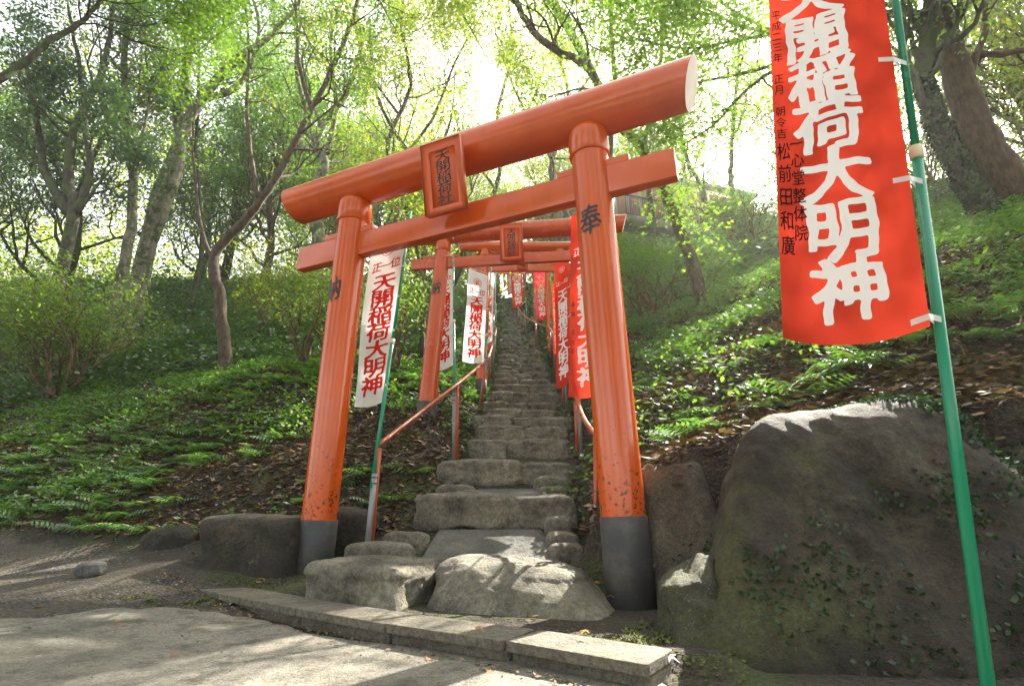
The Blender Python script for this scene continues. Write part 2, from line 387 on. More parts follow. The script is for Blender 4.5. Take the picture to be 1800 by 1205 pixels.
# ------------------------------------------------------------------ lettering
_gc = {}
def glyph(ch):
    if ch in _gc: return _gc[ch]
    cu = bpy.data.curves.new('t', 'FONT'); cu.body = ch; cu.resolution_u = 3
    ob = bpy.data.objects.new('t', cu); C.objects.link(ob); bpy.context.view_layer.update()
    me = bpy.data.meshes.new_from_object(ob.evaluated_get(bpy.context.evaluated_depsgraph_get()))
    V = np.empty(len(me.vertices) * 3); me.vertices.foreach_get('co', V); V = V.reshape(-1, 3)[:, :2]
    F = [tuple(p.vertices) for p in me.polygons]
    bpy.data.objects.remove(ob); bpy.data.curves.remove(cu); bpy.data.meshes.remove(me)
    _gc[ch] = (V, F); return _gc[ch]
# centre of a full-width glyph cell measured from one square character
_kv, _ = glyph('国'); GC = (_kv.max(0) + _kv.min(0)) / 2; GS = float((_kv.max(0) - _kv.min(0)).max())
_gm = {}
def brush(ch, bold, res):
    """character as a smooth-edged mesh: rasterise, thicken, contour"""
    key = (ch, round(bold, 4), res)
    if key in _gm: return _gm[key]
    V, F = glyph(ch); Q = (V - GC) / GS; r = np.random.default_rng(ord(ch))
    ph = r.uniform(0, 6, 4)
    n = res; pad = .62; g = np.linspace(-pad, pad, n + 1); gx_, gy_ = np.meshgrid(g, g)
    wx = gx_ + .016 * np.sin(gy_ * 8 + ph[0]) + .007 * np.sin(gy_ * 21 + ph[1]); wy = gy_ + .016 * np.sin(gx_ * 8 + ph[2]) + .007 * np.sin(gx_ * 23 + ph[3])
    D = np.full(gx_.shape, 9.0); I = np.zeros(gx_.shape, bool); ed = {}
    for f in F:
        for i in range(len(f)):
            e = (f[i], f[(i + 1) % len(f)]); k = (min(e), max(e)); ed[k] = ed.get(k, 0) + 1
        for i in range(1, len(f) - 1):
            A, B, C_ = Q[f[0]], Q[f[i]], Q[f[i + 1]]
            s1 = (B[0] - A[0]) * (wy - A[1]) - (B[1] - A[1]) * (wx - A[0]); s2 = (C_[0] - B[0]) * (wy - B[1]) - (C_[1] - B[1]) * (wx - B[0]); s3 = (A[0] - C_[0]) * (wy - C_[1]) - (A[1] - C_[1]) * (wx - C_[0])
            I |= ((s1 >= 0) & (s2 >= 0) & (s3 >= 0)) | ((s1 <= 0) & (s2 <= 0) & (s3 <= 0))
    for (a_, b_), c_ in ed.items():
        if c_ != 1: continue
        A, B = Q[a_], Q[b_]; e = B - A; L2 = e @ e + 1e-12
        t = np.clip(((wx - A[0]) * e[0] + (wy - A[1]) * e[1]) / L2, 0, 1)
        dx = (wx - A[0] - t * e[0]); dy = (wy - A[1] - t * e[1]) * 1.25
        D = np.minimum(D, np.sqrt(dx * dx + dy * dy))
    D = np.where(I, -D, D)
    for _ in range(2): D = (D + .25 * (np.roll(D, 1, 0) + np.roll(D, -1, 0) + np.roll(D, 1, 1) + np.roll(D, -1, 1))) / 2
    D = D - bold * (1 + .35 * np.sin(wx * 5 + ph[1]) * np.cos(wy * 4 + ph[0]))
    VV = []; FF = []; vi = {}
    def pt(i, j, k, l):
        key_ = (i, j, k, l)
        if key_ in vi: return vi[key_]
        if (i, j) == (k, l): p = (g[j], g[i])
        else:
            d0, d1 = D[i, j], D[k, l]; t = d0 / (d0 - d1); p = (g[j] + (g[l] - g[j]) * t, g[i] + (g[k] - g[i]) * t)
        vi[key_] = len(VV); VV.append(p); return vi[key_]
    ins = D < 0
    for i, j in zip(*np.where(ins[:-1, :-1] | ins[1:, :-1] | ins[:-1, 1:] | ins[1:, 1:])):
        cs = [(i, j), (i, j + 1), (i + 1, j + 1), (i + 1, j)]; poly = []
        for q in range(4):
            p, p2 = cs[q], cs[(q + 1) % 4]
            if ins[p]: poly.append(pt(*p, *p))
            if ins[p] != ins[p2]: poly.append(pt(*(p + p2 if p < p2 else p2 + p)))
        if len(poly) > 2: FF.append(tuple(poly))
    _gm[key] = (np.array(VV), FF); return _gm[key]
def letter(out, ch, cx, cy, w, h, bold=.03, slant=.0, seed=0, res=40):
    """adds a character centred at (cx, cy), size w x h (u right, v up) as (u, v, layer)"""
    Q, F = brush(ch, bold, res)
    if len(Q): out.append((np.column_stack([cx + Q[:, 0] * w, cy + (Q[:, 1] + slant * Q[:, 0]) * h, np.zeros(len(Q))]), F))
def ring(out, cx, cy, rx, ry, th, n=28):
    a = np.linspace(0, 2 * np.pi, n, endpoint=False)
    o = np.column_stack([cx + rx * np.cos(a), cy + ry * np.sin(a), np.zeros(n)]); i = np.column_stack([cx + (rx - th) * np.cos(a), cy + (ry - th * ry / rx) * np.sin(a), np.zeros(n)])
    out.append((np.concatenate([o, i]), [(j, (j + 1) % n, n + (j + 1) % n, n + j) for j in range(n)]))
def letters_obj(name, out, fn, m, parent, off=.003):
    mb = MB()
    for V, F in out: mb.add(fn(V[:, 0], V[:, 1], off + V[:, 2]), F)
    return mb.build(name, m, parent)

# ------------------------------------------------------------------ terrain
SY = np.array([-20, 2.9, 3.1, 3.3, 3.45, 3.95, 4.1, 4.65, 5.4, 5.93, 7, 10, 11.4, 17, 30, 36, 90.])
SZ = np.array([0, 0, .05, .14, .19, .36, .48, .80, 1.08, 1.3, 1.8, 3.13, 3.77, 6.4, 12.5, 13.2, 13.8])
def S(y): return np.interp(y, SY, SZ)
def xs(y): return np.interp(y, [3.3, 4.1, 4.7, 5.4, 5.9, 7.6, 10, 12, 17, 30, 90], [-.29, -.15, -.04, .08, .1, .17, .2, .19, .09, -.45, -.45])
def sst(a, b, v): t = np.clip((v - a) / (b - a), 0, 1); return t * t * (3 - 2 * t)
def hgt(x, y, rough=True):
    x = np.asarray(x, float); y = np.asarray(y, float)
    s = S(y); c = xs(y)
    # left
    Yt = np.interp(x, [-40, -9, -5, -2.2, -1.5, -1.0], [9.5, 7.2, 5.5, 4.05, 4.0, 3.85]); zt = np.interp(x, [-8, -5, -2.5, -1], [.7, .45, .24, .22])
    bank = zt + .70 * np.maximum(y - Yt, 0)
    cap = s + .30 + .1 * np.clip(-x - 1.5, 0, 8) * sst(8, 12, y)
    k = .25; left = np.minimum(bank, cap) - .08 * np.exp(-((bank - cap) / k) ** 2)
    flat = zt * np.clip(1 - (Yt - y) / 1.5, 0, 1) ** 2.0
    wq = sst(-1.5, -1.0, x); left = np.where(y < Yt, flat * (1 - wq) + wq * np.minimum(s, .11), left)
    wl = sst(.62, 1.05, -(x - c)) 
    # right
    d = np.maximum(x - c - .60, 0)
    right = np.maximum(s, .28) + .42 * (1 - np.exp(-d / .28)) + (.42 * sst(1.9, 4.2, y) + .05) * np.minimum(d, 12) - .012 * np.minimum(d, 12) ** 2
    Yr = np.interp(x, [.6, .8, 2.0, 2.6, 6, 40], [3.1, 2.75, 2.7, 2.2, 1.2, 1.2])
    right = right * sst(-.12, .16, y - Yr)
    wr = sst(.58, .82, x - c)
    z = (s - .10 * sst(3.2, 3.6, y)) * (1 - wl) * (1 - wr) + left * wl * (1 - wr) + right * wr
    # band behind the kerb
    kk = (x - .45) * .548 + (y - 1.8) * .837
    z = z + .055 * sst(1.2, 2.4, -x) * sst(4.2, 3.4, y) * sst(-1, 1.5, y)
    z = np.maximum(z, .052 * sst(.05, .14, kk) * sst(-2.5, -2.2, x) * sst(.78, .68, x))
    if rough:
        P = np.stack([x.ravel(), y.ravel()], 1)
        amp = sst(.1, .6, z) * .09
        z = z + (vnoise(P, 3, .8, 4)).reshape(x.shape) * amp * np.where(np.abs(x - c) < .7, .15, 1)
    return z
gx = np.concatenate([-np.geomspace(60, 4, 50)[:-1], np.arange(-4, 4, .05), np.geomspace(4, 60, 50)])
gy = np.concatenate([np.arange(-14, .8, .5), np.arange(.8, 6.5, .05), np.arange(6.5, 14, .12), np.geomspace(14, 120, 60)])
X, Y = np.meshgrid(gx, gy); Z = hgt(X, Y)
nx, ny = len(gx), len(gy)
ii = (np.arange(ny - 1)[:, None] * nx + np.arange(nx - 1)).ravel()
F = np.stack([ii, ii + 1, ii + nx + 1, ii + nx], 1)
g = link('ground', np_mesh('ground', np.stack([X.ravel(), Y.ravel(), Z.ravel()], 1), F), M['soil']); g['kind'] = 'structure'
xf, yf = X.ravel(), Y.ravel()
edge_y = np.interp(xf, [-40, -9, -5, -2.5, -1.8, -1.2, -.6], [9.3, 7.0, 5.3, 3.95, 3.5, 3.0, 1.0])
zone = sst(.25, -.25, yf - edge_y)
at_ = g.data.attributes.new('zone', 'FLOAT', 'POINT'); at_.data.foreach_set('value', zone.astype(np.float32)); g.data.update()

def sheet(name, poly, z, m, noise_amp=0, kind='structure', follow=None):
    """flat irregular sheet from an outline, real 3-D distance"""
    c = np.mean(poly, axis=0); mb = MB(); n = len(poly)
    V = [(*c, 0)]; rings = 5
    for r in range(1, rings + 1):
        for q in poly:
            p = c + (np.array(q) - c) * r / rings; V.append((p[0], p[1], 0))
    V = np.array(V); V[:, 2] = z if follow is None else follow(V[:, 0], V[:, 1])
    F = [(0, 1 + j, 1 + (j + 1) % n) for j in range(n)]
    for r in range(rings - 1):
        for j in range(n): a = 1 + r * n + j; b = 1 + r * n + (j + 1) % n; F.append((a, a + n, b + n, b))
    mb.add(V, F); o = mb.build(name, m, smooth=True); o['kind'] = kind; return o
def rag(poly, sub=8, amp=.03, seed=1):
    r = np.random.default_rng(seed); out = []
    for i in range(len(poly)):
        a, b = np.array(poly[i]), np.array(poly[(i + 1) % len(poly)])
        for t in range(sub): out.append(a + (b - a) * t / sub + r.normal(0, amp, 2) * (t > 0))
    return out
# concrete plaza
edge = [(-120, 1092), (60, 1083), (180, 1066), (290, 1060), (380, 1068), (470, 1088), (560, 1112)]
pe = [tuple(onz(px, py, .066 if px < 300 else (.05 if px < 400 else .02))[:2]) for px, py in edge]
poly = [(6, -8), (6, .7), (1.6, .9), (.9, 1.25), (.5, 1.6), (.4, 1.84)] + [p for p in pe[::-1]] + [(-9, 2.6), (-9, -8)]
sheet('plaza', rag(poly, 5, .012), 0, M['concrete'], follow=lambda x, y: hgt(x, y, False) * ((x < -.6) | (y < 1.2)) + .014)

# kerb slabs
KD = np.array([math.cos(-.58), math.sin(-.58)]); KN = np.array([-KD[1], KD[0]])
kz = .082
fr = [onz(292, 1024, kz)[:2], onz(519, 1068, kz)[:2], onz(676, 1095, kz)[:2], onz(886, 1125, kz)[:2], onz(1139, 1167, kz)[:2]]
kr_, kg = [], 'concrete kerb slabs in front of the gate'
names = ['leftmost, moss-edged concrete kerb slab near the earth path', 'concrete kerb slab in front of the left gate pillar', 'concrete kerb slab below the gap between the two big step stones', 'longest concrete kerb slab at the right end by the boulder']
for i in range(4):
    a, b = fr[i], fr[i + 1]; d = (b - a) / np.linalg.norm(b - a); n_ = np.array([-d[1], d[0]])
    a2, b2 = a + d * .004, b - d * .004; w = .21
    P = [(*a2, kz - .032), (*b2, kz - .034), (*(b2 + n_ * w), kz - .033), (*(a2 + n_ * w), kz - .033)]
    P += [(x, y, z + .033) for x, y, z in P]
    o = rock8('kerb_slab', P, M['kerb'], seed=i + 40, power=40, amp=.0035, res=20, freq=5)
    tag(o, names[i], 'kerb slab', kg)
    a3, b3 = a + n_ * .03 + d * .006, b + n_ * .03 - d * .006
    P = [(*a3, -.05), (*b3, -.05), (*(b3 + n_ * .16), -.05), (*(a3 + n_ * .16), -.05)]
    P += [(x, y, kz - .035) for x, y, z in P]
    o = rock8('kerb_block', P, M['kerb'], seed=i + 60, power=30, amp=.006, res=20, freq=4)
    tag(o, ['dark kerb block under the leftmost slab', 'dark kerb block below the left gate pillar slab', 'dark kerb block below the third slab', 'dark kerb block under the longest slab at the right'][i], 'kerb block', 'kerb blocks under the slabs')

# ------------------------------------------------------------------ stone steps
ordn = ['first', 'second', 'third', 'fourth', 'fifth', 'sixth', 'seventh', 'eighth', 'ninth', 'tenth', 'eleventh', 'twelfth', 'thirteenth', 'fourteenth', 'fifteenth', 'sixteenth', 'seventeenth', 'eighteenth', 'nineteenth', 'twentieth']
SG = 'rough stone steps of the stairway'
def step_px(px0, px1, ytop, Yd, hz, dy, m, seed, ang=0, power=4.5, amp=.065, res=20):
    a = at(px0, ytop, Yd); b = at(px1, ytop, Yd); w = (b - a)[0]
    c = (a + b) / 2
    return rock('step_stone', (c[0], c[1] + dy / 2, c[2] - hz), w, dy, hz, ang, m, seed=seed, power=power, amp=amp, res=res, flat_top=.5)
# first row, turned with the gate
cA = onz(668, 1050, .0); cB = onz(915, 1082, .0)
o = rock('step_stone', (-.725, 3.10, -.04), .60, .56, .285, -.36, M['stone'], seed=5, power=8, amp=.06, freq=1.5, res=32, flat_top=.4)
tag(o, 'flat-topped left stone of the bottom step, beside the left pillar', 'step stone', SG)
P = []
o = rock8('step_stone', [(-.46, 2.70, -.05), (.42, 2.28, -.05), (.62, 2.82, -.05), (-.36, 3.34, -.05), (-.42, 2.90, .27), (.30, 2.70, .245), (.40, 3.14, .245), (-.34, 3.32, .28)], M['stone'], seed=9, power=4.2, amp=.04, freq=1.2, res=32, flat_top=.4)
tag(o, 'biggest rounded stone of the bottom step, in the middle foreground', 'step stone', SG)
rows = [  # (lip px list, y, Y, height, depth, material)
    ([(722, 905), (893, 1010)], 868, 4.0, .26, .34, 'stone'),
    ([(775, 915), (915, 1003)], 808, 4.65, .22, .34, 'stone'),
    ([(824, 890), (885, 1004)], 769, 5.3, .22, .34, 'stone'),
    ([(836, 925), (922, 998)], 747, 5.8, .19, .36, 'stone'),
    ([(833, 900), (902, 1003)], 729, 6.2, .18, .36, 'stone'),
    ([(850, 915), (915, 978)], 717, 6.55, .16, .36, 'stone'),
    ([(848, 892), (890, 930), (928, 977)], 704, 7.0, .20, .4, 'stone_far'),
    ([(865, 900), (898, 942), (940, 985)], 686, 7.45, .2, .4, 'stone_far'),
    ([(868, 936), (933, 983)], 672, 8.0, .17, .4, 'stone_far')]
seed = 100
for r, (spans, y, Yd, hz, dy, mm) in enumerate(rows):
    k = len(spans)
    for j, (a, b) in enumerate(spans):
        yy = y + (2 if j else 0) + random.uniform(-1, 1)
        o = step_px(a - 1, b + 1, yy + random.uniform(-1.5, 1.5), Yd + random.uniform(-.04, .04), hz, dy, M[mm], seed, random.uniform(-.08, .08), 7, .08, 20); seed += 1
        w = ('left', 'right')[j] if k == 2 else ('left', 'middle', 'right')[j]
        tag(o, f'{w} stone of the {ordn[r + 1]} step up from the kerb', 'step stone', SG)
Yd = 8.4; r = len(rows) + 1
while Yd < 30.5:
    t = .39 if Yd < 14 else .44
    z = float(S(Yd)) + .03; dz = float(S(Yd + t) - S(Yd)); wdt = .98 + .06 * math.sin(r * 1.7) - .006 * (Yd - 8)
    k = 3 if r % 2 else 2; xc = float(xs(Yd)) + random.uniform(-.03, .03)
    cuts = [-.5] + sorted([(i + 1) / k - .5 + random.uniform(-.07, .07) for i in range(k - 1)]) + [.5]
    for j in range(k):
        a, b = cuts[j] * wdt, cuts[j + 1] * wdt
        o = rock('step_stone', (xc + (a + b) / 2, Yd + .2 + random.uniform(-.03, .03), z - dz - .06), b - a - .008, .40, dz + .10 + random.uniform(-.035, .03), random.uniform(-.09, .09), M['stone_far' if r > 26 or (r * 7 + j * 3) % 4 else 'stone'], seed=seed, power=5, amp=.075, res=12, flat_top=.4); seed += 1
        w = ('left', 'right')[j] if k == 2 else ('left', 'middle', 'right')[j]
        if r < 20: lb = f'{w} stone of the {ordn[r]} step up from the kerb'; gg = SG
        else: lb = 'small distant stone of the upper stairway, above the twentieth step'; gg = 'distant stones of the upper stairway'
        tag(o, lb, 'step stone', gg)
    Yd += t; r += 1
# filler stones at the edges of the low steps
fill = [(598, 722, 954, 3.45, .10, 'flat mossy stone left of the lowest gravelly landing, nearest the handrail post'),
        (668, 752, 934, 3.65, .08, 'mossy stone at the upper left corner of the lowest landing'),
        (958, 1003, 908, 3.75, .14, 'small round stone at the upper right corner of the lowest landing'),
        (962, 1018, 934, 3.55, .16, 'middle small stone on the right edge of the lowest landing'),
        (965, 1030, 955, 3.35, .16, 'mossy stone right of the lowest landing, just behind the biggest step stone'),
        (765, 835, 850, 4.35, .12, 'flat stone at the left end of the second landing'),
        (938, 1000, 836, 4.5, .12, 'pale flat stone right of the second landing, under the third step'),
        (948, 995, 853, 4.35, .1, 'thin stone right of the second landing, lower of two'),
        (802, 850, 805, 4.95, .1, 'pale flat stone at the left end of the third step')]
for i, (a, b, y, Yd, hz, lb) in enumerate(fill):
    o = step_px(a, b, y, Yd, hz + .1, .2, M['stone'], 300 + i, .1, 4.5, .06, 12); tag(o, lb, 'edging stone', 'small stones edging the low landings')
# landings of gravelly concrete
for (pts, za, zb, Ya, Yb) in (([(735, 975), (985, 985), (955, 925), (770, 925)], .215, .37, 3.3, 3.95), ([(812, 858), (955, 860), (945, 838), (840, 838)], .58, .66, 4.1, 4.6), ([(840, 812), (905, 812), (900, 797), (850, 797)], .88, .93, 4.75, 5.2)):
    pl = [(at(*pts[0], Ya)[0], Ya, za), (at(*pts[1], Ya)[0], Ya, za), (at(*pts[2], Yb)[0], Yb, zb), (at(*pts[3], Yb)[0], Yb, zb)]
    rock8('path', [(x, y, z - .3) for x, y, z in pl] + pl, M['gravelc'], seed=7, power=26, amp=.006, res=20, freq=3)['kind'] = 'structure'

# ------------------------------------------------------------------ boulders
def cor(bl): return [tuple(map(float, p)) for p in bl]
P = [(.47, 1.88, -.12), (1.98, 1.80, -.12), (2.5, 3.0, -.1), (.95, 3.0, -.1), (1.02, 2.30, .87), (1.96, 2.28, .98), (2.2, 3.0, 1.05), (1.2, 3.0, .88)]
big = rock8('boulder', P, M['boulder'], seed=21, power=6.5, amp=.034, res=48, freq=1.6)
tag(big, 'huge brown boulder with moss and ivy, right of the gate', 'boulder')
o = rock8('boulder', [(.70, 2.62, -.08), (.98, 2.55, -.08), (1.2, 3.2, -.08), (.66, 3.2, -.08), (.62, 2.95, .72), (.97, 2.74, .75), (1.15, 3.3, .78), (.70, 3.3, .74)], M['boulder_light'], seed=23, power=5, amp=.045, res=20)
tag(o, 'upright ivy-flecked boulder between the right pillar and the huge boulder', 'boulder')
o = rock8('boulder', [(.55, 2.02, -.10), (.80, 1.95, -.10), (.92, 2.5, -.08), (.60, 2.5, -.08), (.575, 2.20, .16), (.74, 2.15, .27), (.86, 2.5, .34), (.63, 2.5, .24)], M['mossy'], seed=24, power=4.5, amp=.09, res=20, freq=1.4)
tag(o, 'small green mossy rock at the foot of the right pillar', 'boulder')
o = rock8('boulder', [(2.02, 1.9, -.1), (3.4, 1.5, -.1), (3.6, 2.6, -.1), (2.25, 2.9, -.1), (2.12, 2.15, .78), (3.4, 1.8, .9), (3.6, 2.7, .95), (2.2, 2.9, .85)], M['boulder'], seed=26, power=5, amp=.05, res=20)
tag(o, 'dark ivy-covered boulder at the right edge, behind the green banner pole', 'boulder')
o = rock8('boulder', [(-1.98, 3.62, -.06), (-1.36, 3.45, -.06), (-1.2, 4.1, -.06), (-1.9, 4.2, -.06), (-2.06, 3.68, .46), (-1.34, 3.5, .47), (-1.2, 4.1, .46), (-2.0, 4.2, .44)], M['boulder'], seed=27, power=9, amp=.03, res=20)
tag(o, 'squared brown boulder left of the left gate pillar', 'boulder')
o = rock8('boulder', [(-1.33, 3.92, -.06), (-1.0, 3.82, -.06), (-.95, 4.3, -.06), (-1.3, 4.3, -.06), (-1.33, 3.9, .52), (-.98, 3.82, .50), (-.93, 4.3, .5), (-1.3, 4.3, .5)], M['boulder'], seed=28, power=7, amp=.03, res=20)
tag(o, 'mossy boulder showing between the left pillar and the grey pipe', 'boulder')
o = rock('boulder', (-2.55, 4.35, .14), .5, .3, .24, -.2, M['boulder'], seed=29, power=3, amp=.06); tag(o, 'low dark stone half buried under the left bank', 'boulder')

# ------------------------------------------------------------------ gates
def gate(cx, cy, zb, yaw, wb, wt, zt, zn, ln, zk, lk, r0, r1, kr, nh, sleeve, labels, plaque_scale=1.0, text=True, zl=0, worn='vermilion', plaque=True, plaque_z=None):
    a = np.array([math.cos(yaw), math.sin(yaw), 0]); n = np.array([math.sin(yaw), -math.cos(yaw), 0]); up = np.array([0, 0, 1.0])
    O = np.array([cx, cy, zb])
    root = empty('torii_gate', O, labels, 'torii gate', 'vermilion torii gates over the stairway')
    def w_at(z): return wb + (wt - wb) * z / zt
    for s in (-1, 1):
        z0 = -.12; zz = np.linspace(z0, zt, 24)
        pts = [O + a * s * w_at(z) + up * z for z in zz]
        mb = MB(); mb.tube(pts, r0 + (r1 - r0) * np.clip(zz / zt, 0, 1), 40); pl = mb.build('pillar', M[worn], root, True)
        zs = sleeve - (.04 if zl else 0) + (zl * .2 if s < 0 else 0) - (.04 if zl and s < 0 else 0)
        mb = MB(); mb.tube([O + a * s * w_at(z) + up * z for z in (z0 - .03, zs - .004, zs)], [r0 + .006, r0 + .006, r0 + .002], 40); mb.build('sleeve', M['black_sleeve'], pl, True)
        mb = MB(); hh = r1 * 1.35
        mb.tube([O + a * s * w_at(z) + up * z for z in (zt - hh, zt - hh + .008, zt, zt + .03)], [r1 + .004, r1 * 1.07 + .004, r1 * 1.07 + .004, r1 * 1.07], 40); mb.build('collar', M['vermilion'], pl, True)
        if text:
            out = []; ch = '納' if s < 0 else '奉'; sz = r0 * 1.15
            zc = zt * (.735 if s < 0 else .765) 
            letter(out, ch, 0, 0, sz * .95, sz * 1.35, .014, .12)
            d0 = -n * 0
            off_ang = .30 if s < 0 else -.30
            off_ang = (-.12 if s < 0 else -.05)
            def fn(u, v, o, s=s):
                z = zc + v; rr = r0 + (r1 - r0) * z / zt + o
                th = u / r0 + off_ang
                base = O[None, :] + a[None, :] * (s * w_at(z))[:, None] + up[None, :] * z[:, None]
                return base + (rr * np.sin(th))[:, None] * a + (rr * np.cos(th))[:, None] * n
            letters_obj('lettering', out, fn, M['ink'], pl, .003)
    # tie beam with stepped wedges
    mb = MB(); th = nh * .42
    c = O + up * zn
    def plank(s0, s1, z0, z1, t):
        P = []
        for z in (z0, z1):
            for s_, t_ in ((s0, 1), (s1, 1), (s1, -1), (s0, -1)): P.append(c + a * s_ + up * z + n * t * t_)
        mb.box8(P)
    plank(-ln, ln, -nh / 2, nh / 2, th / 2)
    nk = mb.build('tie_beam', M[worn], root, bevel=.006)
    for s in (-1, 1):
        mb = MB(); w0 = s * w_at(zn)
        plank(min(w0 - s * r0 * 1.9, w0 + s * r0 * 2.1), max(w0 - s * r0 * 1.9, w0 + s * r0 * 2.1), nh / 2 + .001, nh / 2 + nh * .26, th / 2 * .9)
        mb.build('wedge', M[worn], root, bevel=.004)
    # round top beam, ends cut slanting
    k = 40; segs = 30; V = []; F = []
    for i in range(segs + 1):
        for j in range(k):
            an = 2 * math.pi * j / k; yy, zz_ = math.cos(an) * kr, math.sin(an) * kr
            lim = lk * (1 + 0) + zz_ * .30
            s_ = -lim + 2 * lim * i / segs
            sag = .0 * (s_ / lk) ** 2
            V.append(O + a * s_ + n * yy + up * (zk + zz_ + sag))
    for i in range(segs):
        for j in range(k): F.append((i * k + j, (i + 1) * k + j, (i + 1) * k + (j + 1) % k, i * k + (j + 1) % k))
    mb = MB(); mb.add(V, F); tb = mb.build('top_beam', M[worn], root, True)
    for e, i in ((-1, 0), (1, segs)):
        mb = MB()
        ringp = np.array(V[i * k:(i + 1) * k]) + a * e * .002; cc = ringp.mean(0); inn = cc + (ringp - cc) * .9 
        fcs = [tuple(range(k))] if e > 0 else [tuple(range(k - 1, -1, -1))]
        mb.add(ringp, fcs); mb.build('end_cap', M['endcap'], tb)
    if plaque:
        pw, ph = .235 * plaque_scale, .40 * plaque_scale; pz = plaque_z if plaque_z is not None else (zn + zk) / 2
        tiltv = up * math.cos(.20) + n * math.sin(.20) * 1; nn = n * math.cos(.20) - up * math.sin(.20)
        pc = O + up * pz + n * (kr + .045 * plaque_scale)
        mb = MB()
        def pp(u, v, d): return pc + a * u + tiltv * v + nn * d
        fr_ = .032 * plaque_scale; dep = .022 * plaque_scale
        mb.box8([pp(-pw / 2, -ph / 2, 0), pp(pw / 2, -ph / 2, 0), pp(pw / 2, -ph / 2, -.02), pp(-pw / 2, -ph / 2, -.02), pp(-pw / 2, ph / 2, 0), pp(pw / 2, ph / 2, 0), pp(pw / 2, ph / 2, -.02), pp(-pw / 2, ph / 2, -.02)])
        pq = mb.build('name_plaque', M['plaque'], root)
        mb = MB(); o_, i_ = [(-pw / 2 - fr_ * .4, -ph / 2 - fr_ * .4), (pw / 2 + fr_ * .4, -ph / 2 - fr_ * .4), (pw / 2 + fr_ * .4, ph / 2 + fr_ * .4), (-pw / 2 - fr_ * .4, ph / 2 + fr_ * .4)], [(-pw / 2 + fr_, -ph / 2 + fr_), (pw / 2 - fr_, -ph / 2 + fr_), (pw / 2 - fr_, ph / 2 - fr_), (-pw / 2 + fr_, ph / 2 - fr_)]
        V2 = [pp(*q, dep) for q in o_] + [pp(*q, .004) for q in i_] + [pp(*q, -.024) for q in o_]
        F2 = [(j, (j + 1) % 4, 4 + (j + 1) % 4, 4 + j) for j in range(4)] + [(j, 8 + j, 8 + (j + 1) % 4, (j + 1) % 4) for j in range(4)] + [(8, 11, 10, 9)]
        mb.add(V2, F2); mb.build('frame', M['plaque'], pq)
        mb = MB(); 
        lp = [pp(*q, dep + .001) for q in o_]
        mb.tube(lp + [lp[0]], .0025 * plaque_scale, 6); mb.build('frame_edge', M['gold'], pq)
        out = []; cs = pw * .36
        for q, ch in enumerate('天開稲荷社'): letter(out, ch, 0, (2 - q) * ph * .165, pw * .40, ph * .165, .006, .14, 0, 44)
        letters_obj('lettering', out, lambda u, v, o: pc[None] + a[None] * u[:, None] + tiltv[None] * v[:, None] + nn[None] * (o + .001)[:, None], M['ink'], pq, .002)
    return root
g1 = gate(-.3534, 3.2635, 0, -.4365, 1.013, .926, 2.72, 2.37, 1.433, 2.885, 1.568, .113, .113, .152, .185, .50, 'nearest vermilion torii gate, large, at the foot of the steps', zl=.10, worn='vermilion_base', plaque_scale=1.15, plaque_z=2.585)
gate(.02, 5.75, 1.28, -.12, .98, .84, 2.26, 2.00, 1.22, 2.37, 1.30, .105, .082, .105, .13, .34, 'second torii gate up the stairs, with a worn scratched left pillar', 1.0, worn='vermilion_worn', plaque_z=2.14)
gate(.17, 7.6, 2.05, .02, .62, .58, 2.25, 1.97, .86, 2.34, .98, .075, .066, .08, .11, .22, 'third torii gate, small and slender, behind the second one', .6, text=False, plaque_z=2.05)
gate(.15, 10.2, 3.25, .0, .62, .58, 2.25, 2.0, .82, 2.36, .92, .07, .06, .075, .1, .2, 'fourth torii gate, mostly hidden behind the third gate beam', .6, text=False, plaque=False)
gate(.08, 15.5, 5.65, .0, .66, .66, 2.15, 1.9, .95, 2.28, 1.05, .09, .08, .09, .12, .2, 'fifth torii gate, its right pillar seen between red banners', .6, text=False, plaque=False)
gate(-.1, 23, 9.2, .0, .7, .7, 2.15, 1.9, .95, 2.28, 1.05, .09, .08, .09, .12, .2, 'farthest torii gate near the top of the stairs', .6, text=False, plaque=False)

# ------------------------------------------------------------------ handrails and pipes
def spline(P, n=6):
    P = np.asarray(P, float); out = []
    for i in range(len(P) - 1):
        p0 = P[max(i - 1, 0)]; p1 = P[i]; p2 = P[i + 1]; p3 = P[min(i + 2, len(P) - 1)]
        for t in np.linspace(0, 1, n, endpoint=False):
            out.append(.5 * (2 * p1 + (p2 - p0) * t + (2 * p0 - 5 * p1 + 4 * p2 - p3) * t * t + (3 * p1 - p0 - 3 * p2 + p3) * t ** 3))
    out.append(P[-1]); return np.array(out)
rl = [at(665, 782, 3.6), at(735, 728, 4.2), at(803, 676, 4.85), at(837, 648, 5.9), at(856, 631, 7.0), at(866, 604, 8.8), at(872, 577, 10.8), at(863, 568, 11.2)]
hr = empty('handrail', at(652, 975, 3.6), 'orange pipe handrail along the left side of the steps', 'handrail')
mb = MB(); mb.tube(spline(rl), .0165, 12); mb.build('rail', M['rail'], hr, True)
for (b, t) in (((651, 978, 3.58), (667, 788, 3.58)), ((803, 808, 4.83), (804, 676, 4.83)), ((847, 715, 6.7), (852, 634, 6.7)), ((860, 668, 8.3), (861, 612, 8.3)), ((871, 626, 10.8), (871, 580, 10.8))):
    p0, p1 = at(*b), at(*t); mb = MB(); mb.tube([p0, p0 + (p1 - p0) * .5, p1], .0155, 12); mb.build('post', M['rail'], hr, True)
